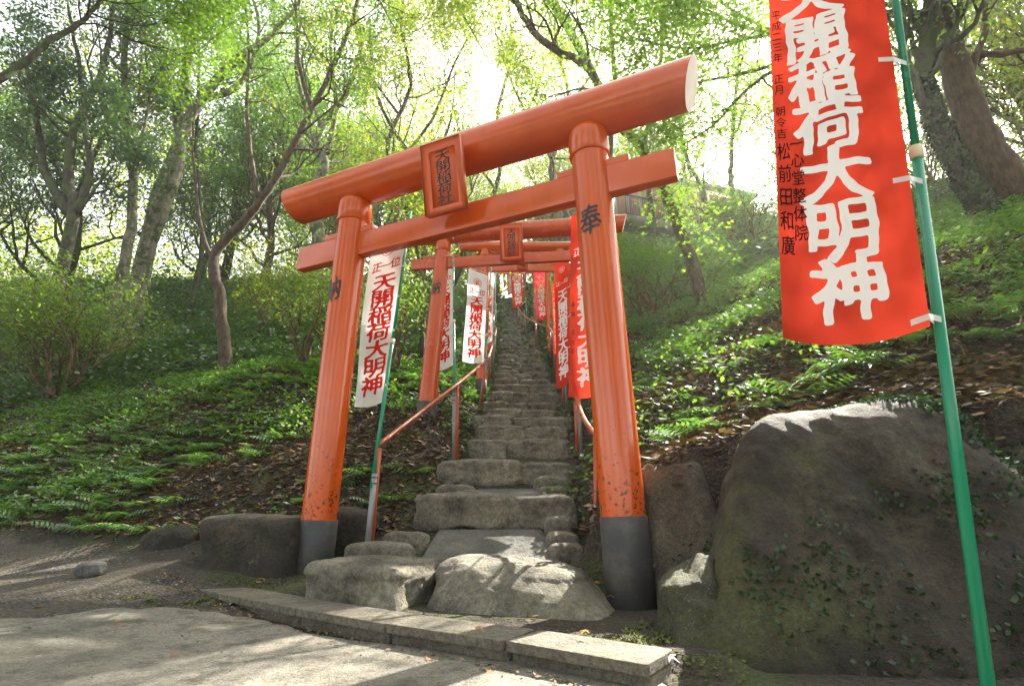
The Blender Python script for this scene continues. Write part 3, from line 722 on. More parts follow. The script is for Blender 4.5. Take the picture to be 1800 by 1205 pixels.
rl = [at(1047, 765, 3.35), at(1026, 735, 3.8), at(1013, 700, 4.6), at(1002, 668, 5.8), at(993, 646, 7.0), at(976, 601, 8.6), at(966, 577, 9.4), at(943, 567, 10.4), at(922, 555, 11.6), at(909, 538, 13.5), at(899, 514, 17)]
hr = empty('handrail', at(1047, 980, 3.35), 'curving orange pipe handrail along the right side of the steps', 'handrail')
mb = MB(); mb.tube(spline(rl), .0165, 12); mb.build('rail', M['rail'], hr, True)
for (b, t) in (((1048, 985, 3.35), (1047, 768, 3.35)), ((1015, 795, 4.75), (1011, 705, 4.75)), ((989, 712, 6.6), (992, 654, 6.6)), ((968, 628, 9.3), (967, 580, 9.3)), ((942, 608, 10.5), (942, 568, 10.5)), ((922, 588, 11.7), (922, 556, 11.7)), ((911, 570, 13.3), (911, 542, 13.3)), ((901, 545, 16.5), (901, 518, 16.5))):
    p0, p1 = at(*b), at(*t); mb = MB(); mb.tube([p0, p0 + (p1 - p0) * .5, p1], .0155, 12); mb.build('post', M['rail'], hr, True)
def pipe(b, t, r, lb):
    p0, p1 = at(*b), at(*t); p0 = p0 - (p1 - p0) * .06
    root = empty('steel_pipe', p0, lb, 'steel pipe', 'grey pipes that hold the banner poles')
    mb = MB(); mb.tube([p0, p0 + (p1 - p0) * .5, p1], r, 14); mb.build('tube', M['steel'], root, True)
    mb = MB()
    for t_ in (.88, .95): mb.tube([p0 + (p1 - p0) * t_, p0 + (p1 - p0) * (t_ + .012)], r * 1.13, 14)
    mb.build('clamp_band', M['darkmetal'], root, True)
pipe((644, 978, 3.55), (659, 832, 3.55), .019, 'grey steel pipe holding a green pole by the lowest left handrail post')
pipe((798, 808, 4.9), (799, 690, 4.9), .018, 'grey steel pipe beside the second left handrail post')
pipe((843, 712, 6.75), (857, 625, 6.75), .018, 'grey steel pipe beside the third left handrail post')
pipe((866, 640, 8.6), (870, 590, 8.6), .018, 'thin grey pipe at the left of the stairs near the rail bend')
pipe((1059, 988, 3.4), (1055, 818, 3.4), .019, 'grey steel pipe beside the right gate pillar')
pipe((1021, 800, 4.85), (1017, 700, 4.85), .018, 'grey steel pipe under the large red banner behind the right pillar')
pipe((996, 716, 6.7), (994, 655, 6.7), .018, 'grey steel pipe beside the third right handrail post')
pipe((975, 650, 8.8), (973, 560, 8.8), .017, 'grey pipe left of the third gate right pillar')
pipe((944, 607, 10.7), (941, 480, 10.7), .014, 'tall thin grey pipe holding the crimson banner')
pipe((924, 588, 12), (921, 545, 12), .016, 'short grey pipe under the red banner by the upper handrail')

# ------------------------------------------------------------------ banners
def banner(TL, TR, BR, BL, cloth, ink, lb, pole, plabel, chars=True, inscription=None, emblem=True, wave=.012, seed=0, headline=True, clipside='R', grid=None, res=26, u0=.52, u1=.52, pole_r=(.011, .014), coupling=None, top_bar=True, tstart=.215, sidewrite=False, tw=.62, tend=.945, bold=.024):
    c = np.array([at(*TL), at(*TR), at(*BR), at(*BL)]); hh = np.linalg.norm(c[0] - c[3])
    ctr = c.mean(0); nrm = np.cross(c[1] - c[0], c[3] - c[0]); nrm /= np.linalg.norm(nrm)
    if nrm @ (CAM - ctr) < 0: nrm = -nrm
    def surf(u, v, o=0):   # u 0..1 left-right, v 0..1 top-bottom
        u = np.asarray(u, float); v = np.asarray(v, float); uu = u[:, None]; vv = v[:, None]
        P = (1 - uu) * (1 - vv) * c[0] + uu * (1 - vv) * c[1] + uu * vv * c[2] + (1 - uu) * vv * c[3]
        wv = wave * (np.sin(v * 9 + u * 2.5 + seed) * .8 + np.sin(v * 4.1 - u * 4 + seed * 2)) * (.3 + .9 * (1 - u if clipside == 'R' else u))
        wv = wv + wave * .5 * np.sin(u * 9 + v * 3 + seed)
        P = P + nrm * (wv + o)[:, None]
        P[:, 2] -= hh * .018 * np.sin(u * np.pi) * v ** 3
        return P
    root = empty('banner', (c[3] + c[2]) / 2, lb, 'banner', 'nobori banners along the stairway'); 
    nu, nv = 12, 48
    U, Vv = np.meshgrid(np.linspace(0, 1, nu + 1), np.linspace(0, 1, nv + 1))
    i0 = (np.arange(nv)[:, None] * (nu + 1) + np.arange(nu)).ravel()
    F = np.stack([i0, i0 + nu + 1, i0 + nu + 2, i0 + 1], 1)
    link('cloth', np_mesh('cloth', surf(U.ravel(), Vv.ravel()), F), M[cloth], root)
    wd_ = np.linalg.norm(c[1] - c[0]); out = []; ar = 1
    def L(ch, u, v, su, sv, bold=.035, dst=None): letter(out if dst is None else dst, ch, u, -v, su, sv, bold, .07, seed, res)
    fn = lambda u, v, o: surf(u, -v, o)
    if chars:
        if emblem:
            ring(out, .5, -.125, .21, .21 * wd_ / hh, .022); ring(out, .5, -.125, .155, .155 * wd_ / hh, .01)
            for q, (du, dv) in enumerate(((0, 0), (.03, .25), (-.05, -.2))):
                L('狐' if q == 0 else '、', .5 + du, .125 + dv * .05, .2, .2 * wd_ / hh, .02)
        if headline:
            for q, ch in enumerate('正一位'): L(ch, .24 + q * .27, .232 - .008 * (q == 2), .27, .27 * wd_ / hh * .95, .02)
        body = '天開稲荷大明神'; t0, t1 = (tstart + .07, tend); st = (t1 - t0) / 7
        for q, ch in enumerate(body): L(ch, u0 + (u1 - u0) * q / 6, t0 + st * (q + .5), tw, st * 1.0, bold)
        letters_obj('lettering', out, fn, M[ink], root, .002)
        if sidewrite:
            o2 = []
            for q, ch in enumerate('平成二十三年正月朔令吉　一松前田和廣' if False else '平成二三年　正月　朝令吉'): 
                if ch != '　': L(ch, .06, .355 + q * .0243, .08, .020, .006, o2)
            for q, ch in enumerate('一心堂整体院'): L(ch, .175, .645 + q * .034, .095, .027, .009, o2)
            for q, ch in enumerate('松前田和廣'): L(ch, .07, .66 + q * .045, .10, .033, .010, o2)
            letters_obj('handwriting', o2, fn, M['black_ink'], root, .003)
        elif inscription:
            o2 = []
            for q, ch in enumerate(inscription): L(ch, .08, .52 + q * .05, .10, .028, .006, o2)
            if o2: letters_obj('handwriting', o2, fn, M['black_ink'], root, .003)
    if pole:
        b, t = at(*pole[0]), at(*pole[1]); d = t - b; Lp = np.linalg.norm(d)
        pr = empty('banner_pole', b, plabel, 'banner pole', 'poles of the nobori banners')
        cpl = coupling or .5; mid = b + d * cpl
        mb = MB(); mb.tube([b - d * .02, mid], pole_r[1], 14); mb.build('lower_tube', M['green'] if ink != 'w' else M['steel'], pr, True)
        mb = MB(); mb.tube([mid, t], pole_r[0], 14); mb.build('upper_tube', M['green'], pr, True)
        mb = MB(); e = d / Lp; mb.tube([mid - e * .02, mid - e * .016, mid + e * .016, mid + e * .02], [pole_r[1] * 1.05, pole_r[1] * 1.35, pole_r[1] * 1.3, pole_r[0] * 1.1], 14); mb.build('coupling', M['cream'], pr, True)
        if top_bar:
            q = c[0] + (c[0] - c[3]) / hh * .015; q2 = c[1] + (c[1] - c[2]) / hh * .015
            far = q if clipside == 'R' else q2; tt = t - e * .02
            near_ = b + d * np.clip(((q2 if clipside == 'R' else q) - b) @ d / (Lp * Lp), 0, 1)
            mb = MB(); mb.tube([near_, far], .004, 8); mb.build('crossbar', M['cream'], pr, True)
        # white tabs that tie the cloth to the pole (parts of the banner)
        for v in grid or (.06, .29, .52, .75, .97):
            u = 1.0 if clipside == 'R' else 0.0; s1 = surf(np.array([u]), np.array([v]), .003)[0]
            s0 = surf(np.array([u - .12 if u else u + .12]), np.array([v]), .003)[0]
            s = np.clip((s1[2] - b[2]) / d[2], 0, 1.2); pp_ = b + d * s; tw_ = .0075 if pole_r[1] < .0135 else .0085
            dirw = pp_ - s1; ln_ = np.linalg.norm(dirw) + 1e-6; ex = dirw / ln_
            pend = pp_ + ex * (pole_r[1] + .004)
            mb = MB(); e2 = e * tw_; f = nrm * (pole_r[1] + .003)
            P = [s0 - e2, s1 - e2, pp_ + f - e2, pend + f * .3 - e2, pend - f * .3 - e2, pp_ - f - e2, s1 - e2 - nrm * .004]
            Q = [p_ + 2 * e2 for p_ in P]; m_ = len(P)
            mb.add(P + Q, [(i, i + 1, m_ + i + 1, m_ + i) for i in range(m_ - 1)])
            mb.build('tab', M['clip'], root)
    return root
# large red banner, foreground right (hangs beyond the top of the picture)
banner((1343, -205, 1.27), (1526, -225, 1.17), (1634, 574, 1.17), (1377, 591, 1.27), 'red', 'white_ink', 'largest red banner with white characters, in the right foreground', ((1741, 1235, 1.2), (1542, -240, 1.2)), 'thick green pole of the largest red banner, right foreground', emblem=True, wave=.012, seed=1, sidewrite=True, coupling=.535, pole_r=(.0095, .0125), grid=(.02, .25, .486, .736, .985), tw=.50, res=72, u0=.37, u1=.50, tstart=.20, tend=.963, bold=.033)
banner((655, 408, 4.0), (717, 392, 3.9), (679, 704, 3.9), (621, 714, 4.0), 'white', 'red_ink', 'white banner with red characters beside the left gate pillar', ((655, 845, 3.55), (722, 372, 4.0)), 'green pole between the nearest white banner and the second gate', seed=3, wave=.01, coupling=.45, grid=(.08, .27, .46, .66, .955), tw=.6, res=44)
banner((770, 450, 6.1), (797, 445, 6.0), (797, 640, 6.0), (757, 654, 6.1), 'white', 'red_ink', 'white banner mostly hidden behind the second gate left pillar', ((799, 700, 4.95), (797, 450, 5.4)), 'green pole just right of the second gate left pillar', seed=5, wave=.01, pole_r=(.009, .011))
banner((825, 472, 6.9), (857, 484, 6.8), (850, 636, 6.8), (812, 634, 6.9), 'white', 'red_ink', 'white banner with a round red emblem, left of the stairs', ((848, 716, 6.8), (863, 470, 6.8)), 'green pole right of the emblem-topped white banner', seed=7, wave=.008, pole_r=(.009, .011), inscription='御祈祷成就　', grid=(.1, .4, .7, .97))
banner((857, 478, 9.2), (868, 480, 8.9), (866, 598, 8.9), (853, 602, 9.2), 'white', 'red_ink', 'narrow white banner, edge on, beside the upper stairs', ((866, 648, 8.7), (870, 468, 8.7)), 'green pole at the left edge of the upper stairs', seed=8, wave=.006, pole_r=(.008, .010), grid=(.1, .5, .95))
banner((867, 478, 12.0), (872, 480, 11.6), (871, 556, 11.6), (865, 558, 12), 'white', 'red_ink', 'farthest slim white banner at the left edge of the stairs', ((872, 600, 11.6), (873, 472, 11.6)), 'farthest green pole at the left edge of the stairs', seed=9, wave=.005, pole_r=(.007, .009), grid=(.1, .5, .95))
banner((1003, 378, 4.75), (1060, 366, 4.6), (1072, 686, 4.6), (1001, 698, 4.75), 'red_far', 'white_ink', 'red banner half hidden behind the right gate pillar', ((1057, 830, 3.45), (1078, 350, 4.6)), 'green pole hidden behind the right gate pillar', seed=11, wave=.01, inscription='奉納　天光平')
banner((974, 452, 6.1), (1000, 442, 6.0), (1003, 668, 6.0), (979, 682, 6.1), 'red_far', 'white_ink', 'red banner left of the one behind the right pillar', ((1018, 720, 4.9), (1006, 430, 6.0)), 'green pole between the two larger red banners beyond the gate', seed=12, wave=.008, pole_r=(.009, .011))
banner((939, 478, 10.5), (957, 474, 10.4), (962, 560, 10.4), (945, 560, 10.5), 'crimson', 'white_ink', 'dark crimson banner with a white round emblem', None, '', seed=13, wave=.006)
banner((970, 500, 8.3), (979, 495, 8.2), (982, 615, 8.2), (974, 622, 8.3), 'red_far', 'white_ink', 'slim red banner showing beside the third gate right pillar', ((985, 660, 8.2), (970, 440, 8.2)), 'thin green pole right of the third gate', seed=17, wave=.006, pole_r=(.008, .010), grid=(.1, .5, .95))
banner((897, 474, 12.6), (918, 474, 12.4), (920, 535, 12.4), (902, 540, 12.6), 'red_far', 'white_ink', 'bright red banner hanging over the upper right handrail', ((927, 590, 12.2), (921, 462, 12.4)), 'green pole of the red banner over the upper handrail', seed=14, wave=.006, pole_r=(.008, .010), grid=(.1, .5, .95))
banner((889, 474, 16.6), (899, 474, 16.4), (901, 515, 16.4), (893, 518, 16.6), 'red_far', 'white_ink', 'small distant red banner high on the right of the stairs', None, '', seed=15, wave=.006)
banner((883, 476, 22), (889, 476, 21.8), (890, 502, 21.8), (885, 504, 22), 'red_far', 'white_ink', 'tiniest distant red banner near the top of the stairs', None, '', seed=16, wave=.006)

# ------------------------------------------------------------------ building on the hill
b0 = at(1085, 405, 18); b1 = at(1325, 396, 20)
dirb = np.array([b1[0] - b0[0], b1[1] - b0[1]]); Lb = np.linalg.norm(dirb); dirb /= Lb; ang = math.atan2(dirb[1], dirb[0]); nb = np.array([math.sin(ang), -math.cos(ang)])
zf = b0[2] + .35; zr = at(1200, 322, 18.8)[2]
root = empty('hilltop_house', (b0[0], b0[1], zf), 'long low house with brown panels and a railing on the hilltop', 'house')
def bb(mb, s, dpt, z, L_, D_, H_): c = b0[:2] + dirb * s + nb * dpt; mb.box((c[0], c[1], z), L_, D_, H_, ang)
mb = MB(); bb(mb, Lb / 2, -2.0, (zf + zr) / 2, Lb, 4, zr - zf); mb.build('wall', M['wallwhite'], root)
npan = 12
for i in range(npan):
    mb = MB(); bb(mb, (i + .5) * Lb / npan, .03, (zf + zr) / 2 - .05, Lb / npan - .16, .05, (zr - zf) - .3); mb.build('panel', M['wallpanel'], root)
mb = MB(); bb(mb, Lb / 2, .36, zf - .2, Lb + .2, .72, .3); mb.build('balcony_slab', M['fascia'], root)
mb = MB(); bb(mb, Lb / 2, -2.0, zr + .10, Lb + .5, 4.5, .16); rf = mb.build('roof', M['rooft'], root, bevel=.02)
rail_ = MB(); bb(rail_, Lb / 2, .66, zf + .78, Lb, .05, .05); bb(rail_, Lb / 2, .66, zf + .0, Lb, .04, .04)
ra = rail_.build('railing', M['darkmetal'], root); mb = MB()
for i in range(80): bb(mb, (i + .5) * Lb / 80, .66, zf + .38, .018, .018, .76)
mb.build('baluster_row', M['darkmetal'], ra)
b2 = at(975, 372, 24); root = empty('roof_corner_house', b2, 'grey roofed hut glimpsed above the second gate', 'house')
mb = MB(); mb.box((b2[0] + .6, b2[1] + 2, b2[2] - .2), 2.6, 3, 1.4); mb.build('wall', M['fascia'], root)
mb = MB(); mb.box((b2[0] + .6, b2[1] + 2, b2[2] + .62), 3.2, 3.8, .2); mb.build('roof', M['wallwhite'], root, bevel=.02)

# ------------------------------------------------------------------ foliage tools
def leafmesh(name, P, size, m, parent=None, shape='diamond', up=.5, seed=0, width=.42):
    r = np.random.default_rng(seed); n = len(P)
    nrm = r.normal(size=(n, 3)); nrm /= np.linalg.norm(nrm, axis=1)[:, None]; nrm[:, 2] = np.abs(nrm[:, 2]) + up; nrm /= np.linalg.norm(nrm, axis=1)[:, None]
    d = r.normal(size=(n, 3)); d -= nrm * np.sum(d * nrm, 1)[:, None]; d /= np.linalg.norm(d, axis=1)[:, None]
    s = np.cross(nrm, d); L = (size * r.uniform(.65, 1.3, n))[:, None]
    P = np.asarray(P, float)
    if shape == 'diamond':
        V = np.stack([P, P + d * L * .45 + s * L * width * .5 - nrm * L * .06, P + d * L - nrm * L * .12, P + d * L * .45 - s * L * width * .5 - nrm * L * .06], 1)
        F = np.arange(n * 4).reshape(n, 4)
    else:                                     # five-lobed maple
        an = np.radians([-90, -62, -35, 0, 22, 42, 66, 90, 114, 138, 158, 180, 215, 242]); rr = np.array([.1, .22, .45, .16 * 2, .9, .33, 1.0 * .95, .36, .95, .33, .9, .32, .45, .22])
        an = np.radians([270, 325, 350, 20, 50, 70, 90, 110, 130, 160, 190, 215]); rr = np.array([.12, .42, .2, .8, .3, .34, 1.0, .34, .3, .8, .2, .42])
        V = np.stack([P + (d * math.sin(a_) + s * math.cos(a_)) * L * .6 * q - nrm * L * .12 * q * q for a_, q in zip(an, rr)], 1)
        F = np.arange(n * 12).reshape(n, 12)
    return link(name, np_mesh(name, V.reshape(-1, 3), F, False), m, parent)
def unit(v): return v / (np.linalg.norm(v) + 1e-9)
class Tree:
    def __init__(s, seed): s.r = np.random.default_rng(seed); s.mb = MB(); s.tips = []
    def limb(s, pts, r0, r1, k=9, n=5):
        P = spline(pts, n); P[1:-1] += s.r.normal(0, min(r0 * .12, .010), (len(P) - 2, 3)); t = np.linspace(0, 1, len(P)); rad = r0 * (1 - t) + r1 * t
        s.mb.tube(P, rad, k); return P, rad
    def grow(s, p, d, L, r, depth, droop=.0, spread=.6, kids=4, upb=.15, wig=.22):
        n = 6; pts = [p]; dd = unit(d)
        for i in range(n):
            dd = unit(dd + s.r.normal(0, wig, 3) + np.array([0, 0, upb - droop * i * .1])); pts.append(pts[-1] + dd * L / n)
        P = np.array(pts); t = np.linspace(0, 1, n + 1); rad = np.maximum(r * (1 - .75 * t), .0025)
        s.mb.tube(P, rad, 6 if depth > 1 else (4 if depth else 3), False)
        if depth == 0: s.tips.append(P[2:]); return
        for i in range(kids):
            q = s.r.uniform(.3, 1.0) if i else 1.0; f = q * n; i0 = min(int(f), n - 1); b = P[i0] + (P[i0 + 1] - P[i0]) * (f - i0)
            nd = unit(unit(P[i0 + 1] - P[i0]) + s.r.normal(0, spread, 3)); s.grow(b, nd, L * s.r.uniform(.5, .75), max(r * (1 - .75 * q) * .9, .004), depth - 1, droop, spread, kids, upb, wig)
    def off(s, P, rad, n, L, depth=2, lo=.35, droop=0, kids=4, rs=.45, bias=None, spread=.6):
        for i in range(n):
            q = lo + (1 - lo) * (i + s.r.uniform(0, 1)) / n; j = min(int(q * (len(P) - 1)), len(P) - 2)
            T = unit(P[j + 1] - P[j]); sd_ = s.r.normal(size=3); sd_ -= T * (sd_ @ T); d = unit(unit(sd_) * 1.0 + T * .6 + (bias if bias is not None else 0))
            s.grow(P[j], d, L * s.r.uniform(.7, 1.2) * (1.1 - .4 * q), max(rad[j] * rs, .008), depth, droop, spread, kids)
    def points(s, per, spr, maxn=10 ** 9):
        out = []
        for P in s.tips:
            t = s.r.uniform(0, len(P) - 1.001, per); i = t.astype(int); out.append(P[i] + (P[i + 1] - P[i]) * (t - i)[:, None] + s.r.normal(0, spr, (per, 3)))
        out = np.concatenate(out) if out else np.zeros((0, 3))
        return out
    def finish(s, name, base, label, cat, group, bark, leaf, per=14, spr=.10, lsize=.08, shape='diamond', up=.5, width=.42, extra=None):
        root = empty(name, base, label, cat, group); s.mb.build('trunk', M[bark], root, True)
        P = s.points(per, spr)
        if extra is not None: P = np.concatenate([P, extra])
        leafmesh('crown', P, lsize, M[leaf], root, shape, up, int(s.r.integers(1e6)), width); s.n = len(P)
        return root
NL = [0]
def dup(root, loc, rz, label, scale=1.0):
    r = root.copy(); C.objects.link(r); r.location = loc; r.rotation_euler = (0, 0, rz); r.scale = (scale,) * 3; r['label'] = label
    for ch in list(root.children): c = ch.copy(); C.objects.link(c); c.parent = r; c.matrix_parent_inverse = ch.matrix_parent_inverse.copy()
    return r
def gpt(x, y): return np.array([x, y, float(hgt(np.array([x]), np.array([y]))[0])])
def gp(px, Yd):          # ground point in the column px at distance Yd
    x = ray(px, 600)[0] / ray(px, 600)[1] * Yd; return gpt(x, Yd)
def rooted(q):
    b = np.array(q[0], float); z = float(hgt(b[None, 0], b[None, 1])[0]) - .08
    return ([np.array([b[0], b[1], z])] + list(q)) if z < b[2] - .1 else list(q)
def P_(pts, Yd, dys=None): return [at(x, y, Yd + (dys[i] if dys else 0)) for i, (x, y) in enumerate(pts)]
TG = 'trees on the wooded hillside'
# --- curved tree left of the gate
t = Tree(1); pts = P_([(397, 640), (388, 540), (376, 470), (385, 435), (440, 375), (478, 322), (512, 262), (548, 190), (603, 80), (628, 0), (645, -90)], 8.6); pts = rooted(pts)
P, r_ = t.limb(pts, .115, .03); t.off(P, r_, 9, 1.5, 2, .55, 0, 4)
P2, r2 = t.limb(P_([(378, 465), (352, 400), (345, 330), (338, 240), (350, 150)], 8.6, [0, .1, .2, .3, .3]), .05, .012, 7); t.off(P2, r2, 4, .9, 1, .4)
P2, r2 = t.limb(P_([(455, 348), (441, 270), (434, 180), (437, 90), (428, -40)], 8.55), .045, .018, 7); t.off(P2, r2, 4, 1.0, 1, .5)
P2, r2 = t.limb(P_([(548, 192), (525, 110), (522, 40), (515, -60)], 8.6), .045, .02, 7); t.off(P2, r2, 3, 1.1, 1, .4)
t.finish('broadleaf_tree', pts[0], 'leaning grey-barked tree with a bent trunk left of the nearest gate', 'tree', TG, 'bark', 'lf_mid', 22, .16, .09)
# --- curved tree right of the gate
t = Tree(2); pts = P_([(1241, 600), (1228, 500), (1196, 405), (1163, 325), (1124, 255), (1093, 222), (1060, 165), (1030, 118), (962, 78), (925, 38), (898, -20)], 7.3); pts = rooted(pts)
P, r_ = t.limb(pts, .10, .05); t.off(P, r_, 8, 1.6, 2, .62, 0, 4)
P2, r2 = t.limb(P_([(1085, 205), (1080, 130), (1075, 60), (1072, -60)], 7.3), .05, .03, 7); t.off(P2, r2, 5, 1.2, 2, .3)
t.finish('broadleaf_tree', pts[0], 'slender tree leaning left across the right side of the nearest gate', 'tree', TG, 'bark', 'lf_mid', 24, .16, .085)
# --- ivy-clad trunk and the thick brown trunk, upper right
t = Tree(3); pts = P_([(1752, 400), (1706, 330), (1662, 250), (1640, 190), (1622, 130), (1632, 60), (1640, -60)], 6.2); pts = rooted(pts)
P, r_ = t.limb(pts, .17, .09, 12); t.off(P, r_, 6, 1.5, 2, .6)
for q in ([(1625, 190), (1600, 120), (1580, 60), (1540, 10)], [(1640, 200), (1590, 90), (1600, 20), (1590, -60)], [(1635, 120), (1670, 60), (1660, 0), (1690, -60)]):
    P2, r2 = t.limb(P_(q, 6.2, [0, -.1, -.2, -.2]), .05, .02, 7); t.off(P2, r2, 4, 1.2, 2, .3)
rt = t.finish('ivy_clad_tree', pts[0], 'dark leaning tree wrapped in ivy at the upper right', 'tree', TG, 'bark_dark', 'lf_mid', 22, .16, .09)
a_ = t.r.uniform(0, len(P) * .62, 13000); i_ = a_.astype(int); dr = t.r.normal(size=(13000, 3)); dr /= np.linalg.norm(dr, axis=1)[:, None]
leafmesh('ivy', P[i_] + (P[i_ + 1] - P[i_]) * (a_ - i_)[:, None] + dr * (r_[i_] * 1.02)[:, None], .035, M['ivy'], rt, 'diamond', .0, 5, .8)
t = Tree(4); pts = P_([(1822, 385), (1760, 310), (1716, 230), (1688, 150), (1668, 80), (1650, 0), (1630, -110)], 7.0); pts = rooted(pts)
P, r_ = t.limb(pts, .29, .13, 16); t.off(P, r_, 6, 1.8, 2, .62)
P2, r2 = t.limb(P_([(1678, 118), (1705, 98), (1760, 95), (1830, 82), (1900, 60)], 7.0), .07, .03, 8); t.off(P2, r2, 5, 1.1, 2, .3)
P2, r2 = t.limb(P_([(1700, 135), (1730, 60), (1735, 0), (1760, -80)], 7.0), .06, .03, 8); t.off(P2, r2, 4, 1.1, 2, .3)
t.finish('thick_trunk_tree', pts[0], 'thickest tree with smooth brown bark at the upper right edge', 'tree', TG, 'bark_thick', 'lf_yel', 10, .16, .08)
# --- left background trunks
def simple(seed, pts, Yd, r0, r1, bark, leaf, label, limbs=(), n=8, L=2.2, per=12, lsize=.09, spr=.16, lo=.45, k=9, zmin=-9):
    per = int(per * (2.6 if leaf == 'lf_yel' else 3.6)); spr *= 1.0; lsize *= 1.0
    t = Tree(seed); q = rooted(P_(pts, Yd)); P, r_ = t.limb(q, r0, r1, k); t.off(P, r_, n, L, 2, lo)
    for lp, lr in limbs: P2, r2 = t.limb(P_(lp, Yd), lr, lr * .35, 7); t.off(P2, r2, 4, L * .7, 2, .35)
    for T_ in t.tips: T_[:, 2] = np.where(T_[:, 2] < zmin, zmin + .3 + .4 * (zmin - T_[:, 2]), T_[:, 2])
    return t.finish('woodland_tree', q[0], label, 'tree', TG, bark, leaf, per, spr, lsize)
simple(11, [(258, 435), (285, 330), (312, 260), (335, 205), (385, 135), (430, 95), (480, 60), (530, 0)], 13, .24, .06, 'bark_pale', 'lf_mid', 'stout pale tree forking behind the left shrubs', [([(264, 425), (295, 350), (318, 270), (310, 200), (325, 120), (330, 40)], .17), ([(335, 210), (330, 120), (350, 40), (360, -40)], .12), ([(350, 175), (420, 150), (455, 60), (440, -20)], .1)], n=8)
simple(12, [(226, 425), (234, 330), (232, 250), (222, 180), (219, 90), (228, -20)], 12, .13, .07, 'bark_pale', 'lf_yel', 'straight pale trunk left of the stout forked tree', [([(232, 330), (250, 240), (262, 170), (255, 90)], .06)], n=7)
simple(13, [(128, 385), (120, 330), (124, 260), (132, 220), (170, 150), (190, 80), (200, 0)], 11, .14, .05, 'bark_dark', 'lf_dark', 'dark many-limbed evergreen at the left', [([(125, 375), (85, 315), (70, 255), (60, 180), (40, 90)], .11), ([(135, 375), (158, 300), (150, 220), (140, 120), (120, 10)], .1), ([(140, 370), (168, 330), (200, 290)], .05)], n=10, L=2.2, per=17, lsize=.10)
simple(14, [(560, 420), (548, 350), (570, 290), (556, 250), (575, 205), (612, 160), (640, 60)], 13, .2, .05, 'bark_pale', 'lf_yel', 'twisting sunlit tree above the left end of the gate beam', [([(556, 255), (540, 200), (520, 120), (530, 30)], .09), ([(575, 270), (590, 180), (580, 80), (600, -10)], .08)], n=7, per=8)
simple(15, [(355, 430), (350, 330), (344, 250), (350, 150), (346, 30)], 14, .08, .04, 'bark_dark', 'lf_mid', 'slim dark trunk behind the bent tree', n=7)
simple(16, [(740, 640), (762, 580), (790, 510), (815, 440), (800, 360), (830, 250)], 9.5, .09, .04, 'bark_dark', 'lf_yel', 'dark leaning trunk behind the second gate left pillar', n=5, L=1.6, per=7, lo=.6)
simple(17, [(744, 560), (736, 500), (735, 450), (722, 400), (700, 330), (690, 260)], 8.5, .05, .015, 'bark_dark', 'lf_yel', 'thin dark sapling seen under the second gate beam', [([(736, 490), (742, 460), (748, 420)], .02)], n=6, L=1.0, per=8, lsize=.07, lo=.5)
simple(18, [(1160, 480), (1150, 400), (1140, 330), (1135, 240), (1160, 120), (1165, 0)], 14, .10, .05, 'bark_dark', 'lf_maple', 'dark straight trunk near the brown-panelled house', n=7, per=6, lo=.75, zmin=9.0)
simple(19, [(1256, 410), (1243, 370), (1230, 325), (1205, 270), (1190, 190), (1170, 100)], 13, .09, .03, 'bark_pale', 'lf_maple', 'pale slanting trunk in front of the brown-panelled house', [([(1244, 372), (1238, 330), (1236, 280)], .04)], n=7, per=6, lo=.75, zmin=8.6)
simple(20, [(1290, 410), (1287, 340), (1285, 290), (1290, 200), (1300, 80)], 12.5, .10, .04, 'bark_pale', 'lf_maple', 'upright mottled trunk right of the brown-panelled house', n=7, per=7, lo=.7, zmin=8.3)
simple(21, [(745, 470), (750, 380), (735, 300), (700, 240), (660, 160), (650, 40)], 14, .10, .04, 'bark', 'lf_yel', 'tree behind the name plaque with yellowing leaves', [([(740, 320), (790, 220), (800, 120)], .05)], n=8, per=8)
simple(22, [(870, 470), (860, 380), (880, 290), (875, 200), (900, 90), (890, -20)], 20, .14, .05, 'bark', 'lf_yel', 'yellow-green tree beyond the top of the stairs', [([(870, 330), (820, 260), (790, 170)], .07), ([(878, 260), (930, 190), (960, 110)], .07)], n=8, per=8, L=2.8, lsize=.11)
simple(23, [(690, 440), (700, 340), (682, 250), (722, 150), (705, 40), (720, -60)], 12, .09, .03, 'bark', 'lf_yel', 'tree with fine branches above the middle of the gate beam', [([(690, 300), (760, 210), (800, 110), (850, 20)], .05), ([(700, 200), (640, 110), (620, 10)], .04)], n=12, per=15, L=2.0)
simple(24, [(985, 490), (1002, 400), (968, 300), (1000, 180), (975, 60), (990, -60)], 14, .11, .03, 'bark', 'lf_yel', 'tree rising beyond the second gate, behind the round beam', [([(975, 290), (920, 190), (880, 90), (860, 0)], .05), ([(990, 200), (1050, 110), (1060, 10)], .05)], n=12, per=15, L=2.2)
# --- overhanging maples
t = Tree(30); P, r_ = t.limb([at(-60, 175, 4.2), at(0, 138, 4.3), at(45, 110, 4.4), at(92, 68, 4.5), at(130, 50, 4.6), at(168, 12, 4.7), at(230, -60, 4.8), at(330, -150, 4.9)], .045, .016, 8)
bx = np.array([.5, .1, -.45]); t.off(P[len(P) * 3 // 5:], r_[len(P) * 3 // 5:], 16, 1.0, 2, 0, .3, 4, .4, bx, .35)
t.limb([at(-60, 175, 4.2), at(-260, 260, 4.2), at(-420, 640, 5.5), gp(-420, 6.0)], .06, .12, 9)
t.finish('maple_tree', gp(-420, 6.0), 'bright green maple branch reaching in at the top left corner', 'tree', TG, 'bark_dark', 'lf_maple', 60, .17, .07, 'maple', .9)
t = Tree(31)
lim = [[(1370, 60), (1300, 45), (1230, 12), (1150, -10)], [(1370, 60), (1300, 70), (1210, 85), (1120, 70)], [(1380, 110), (1310, 160), (1260, 215), (1200, 255)], [(1370, 60), (1290, 20), (1200, -60), (1100, -110)], [(1380, 110), (1300, 130), (1210, 150), (1140, 190)]]
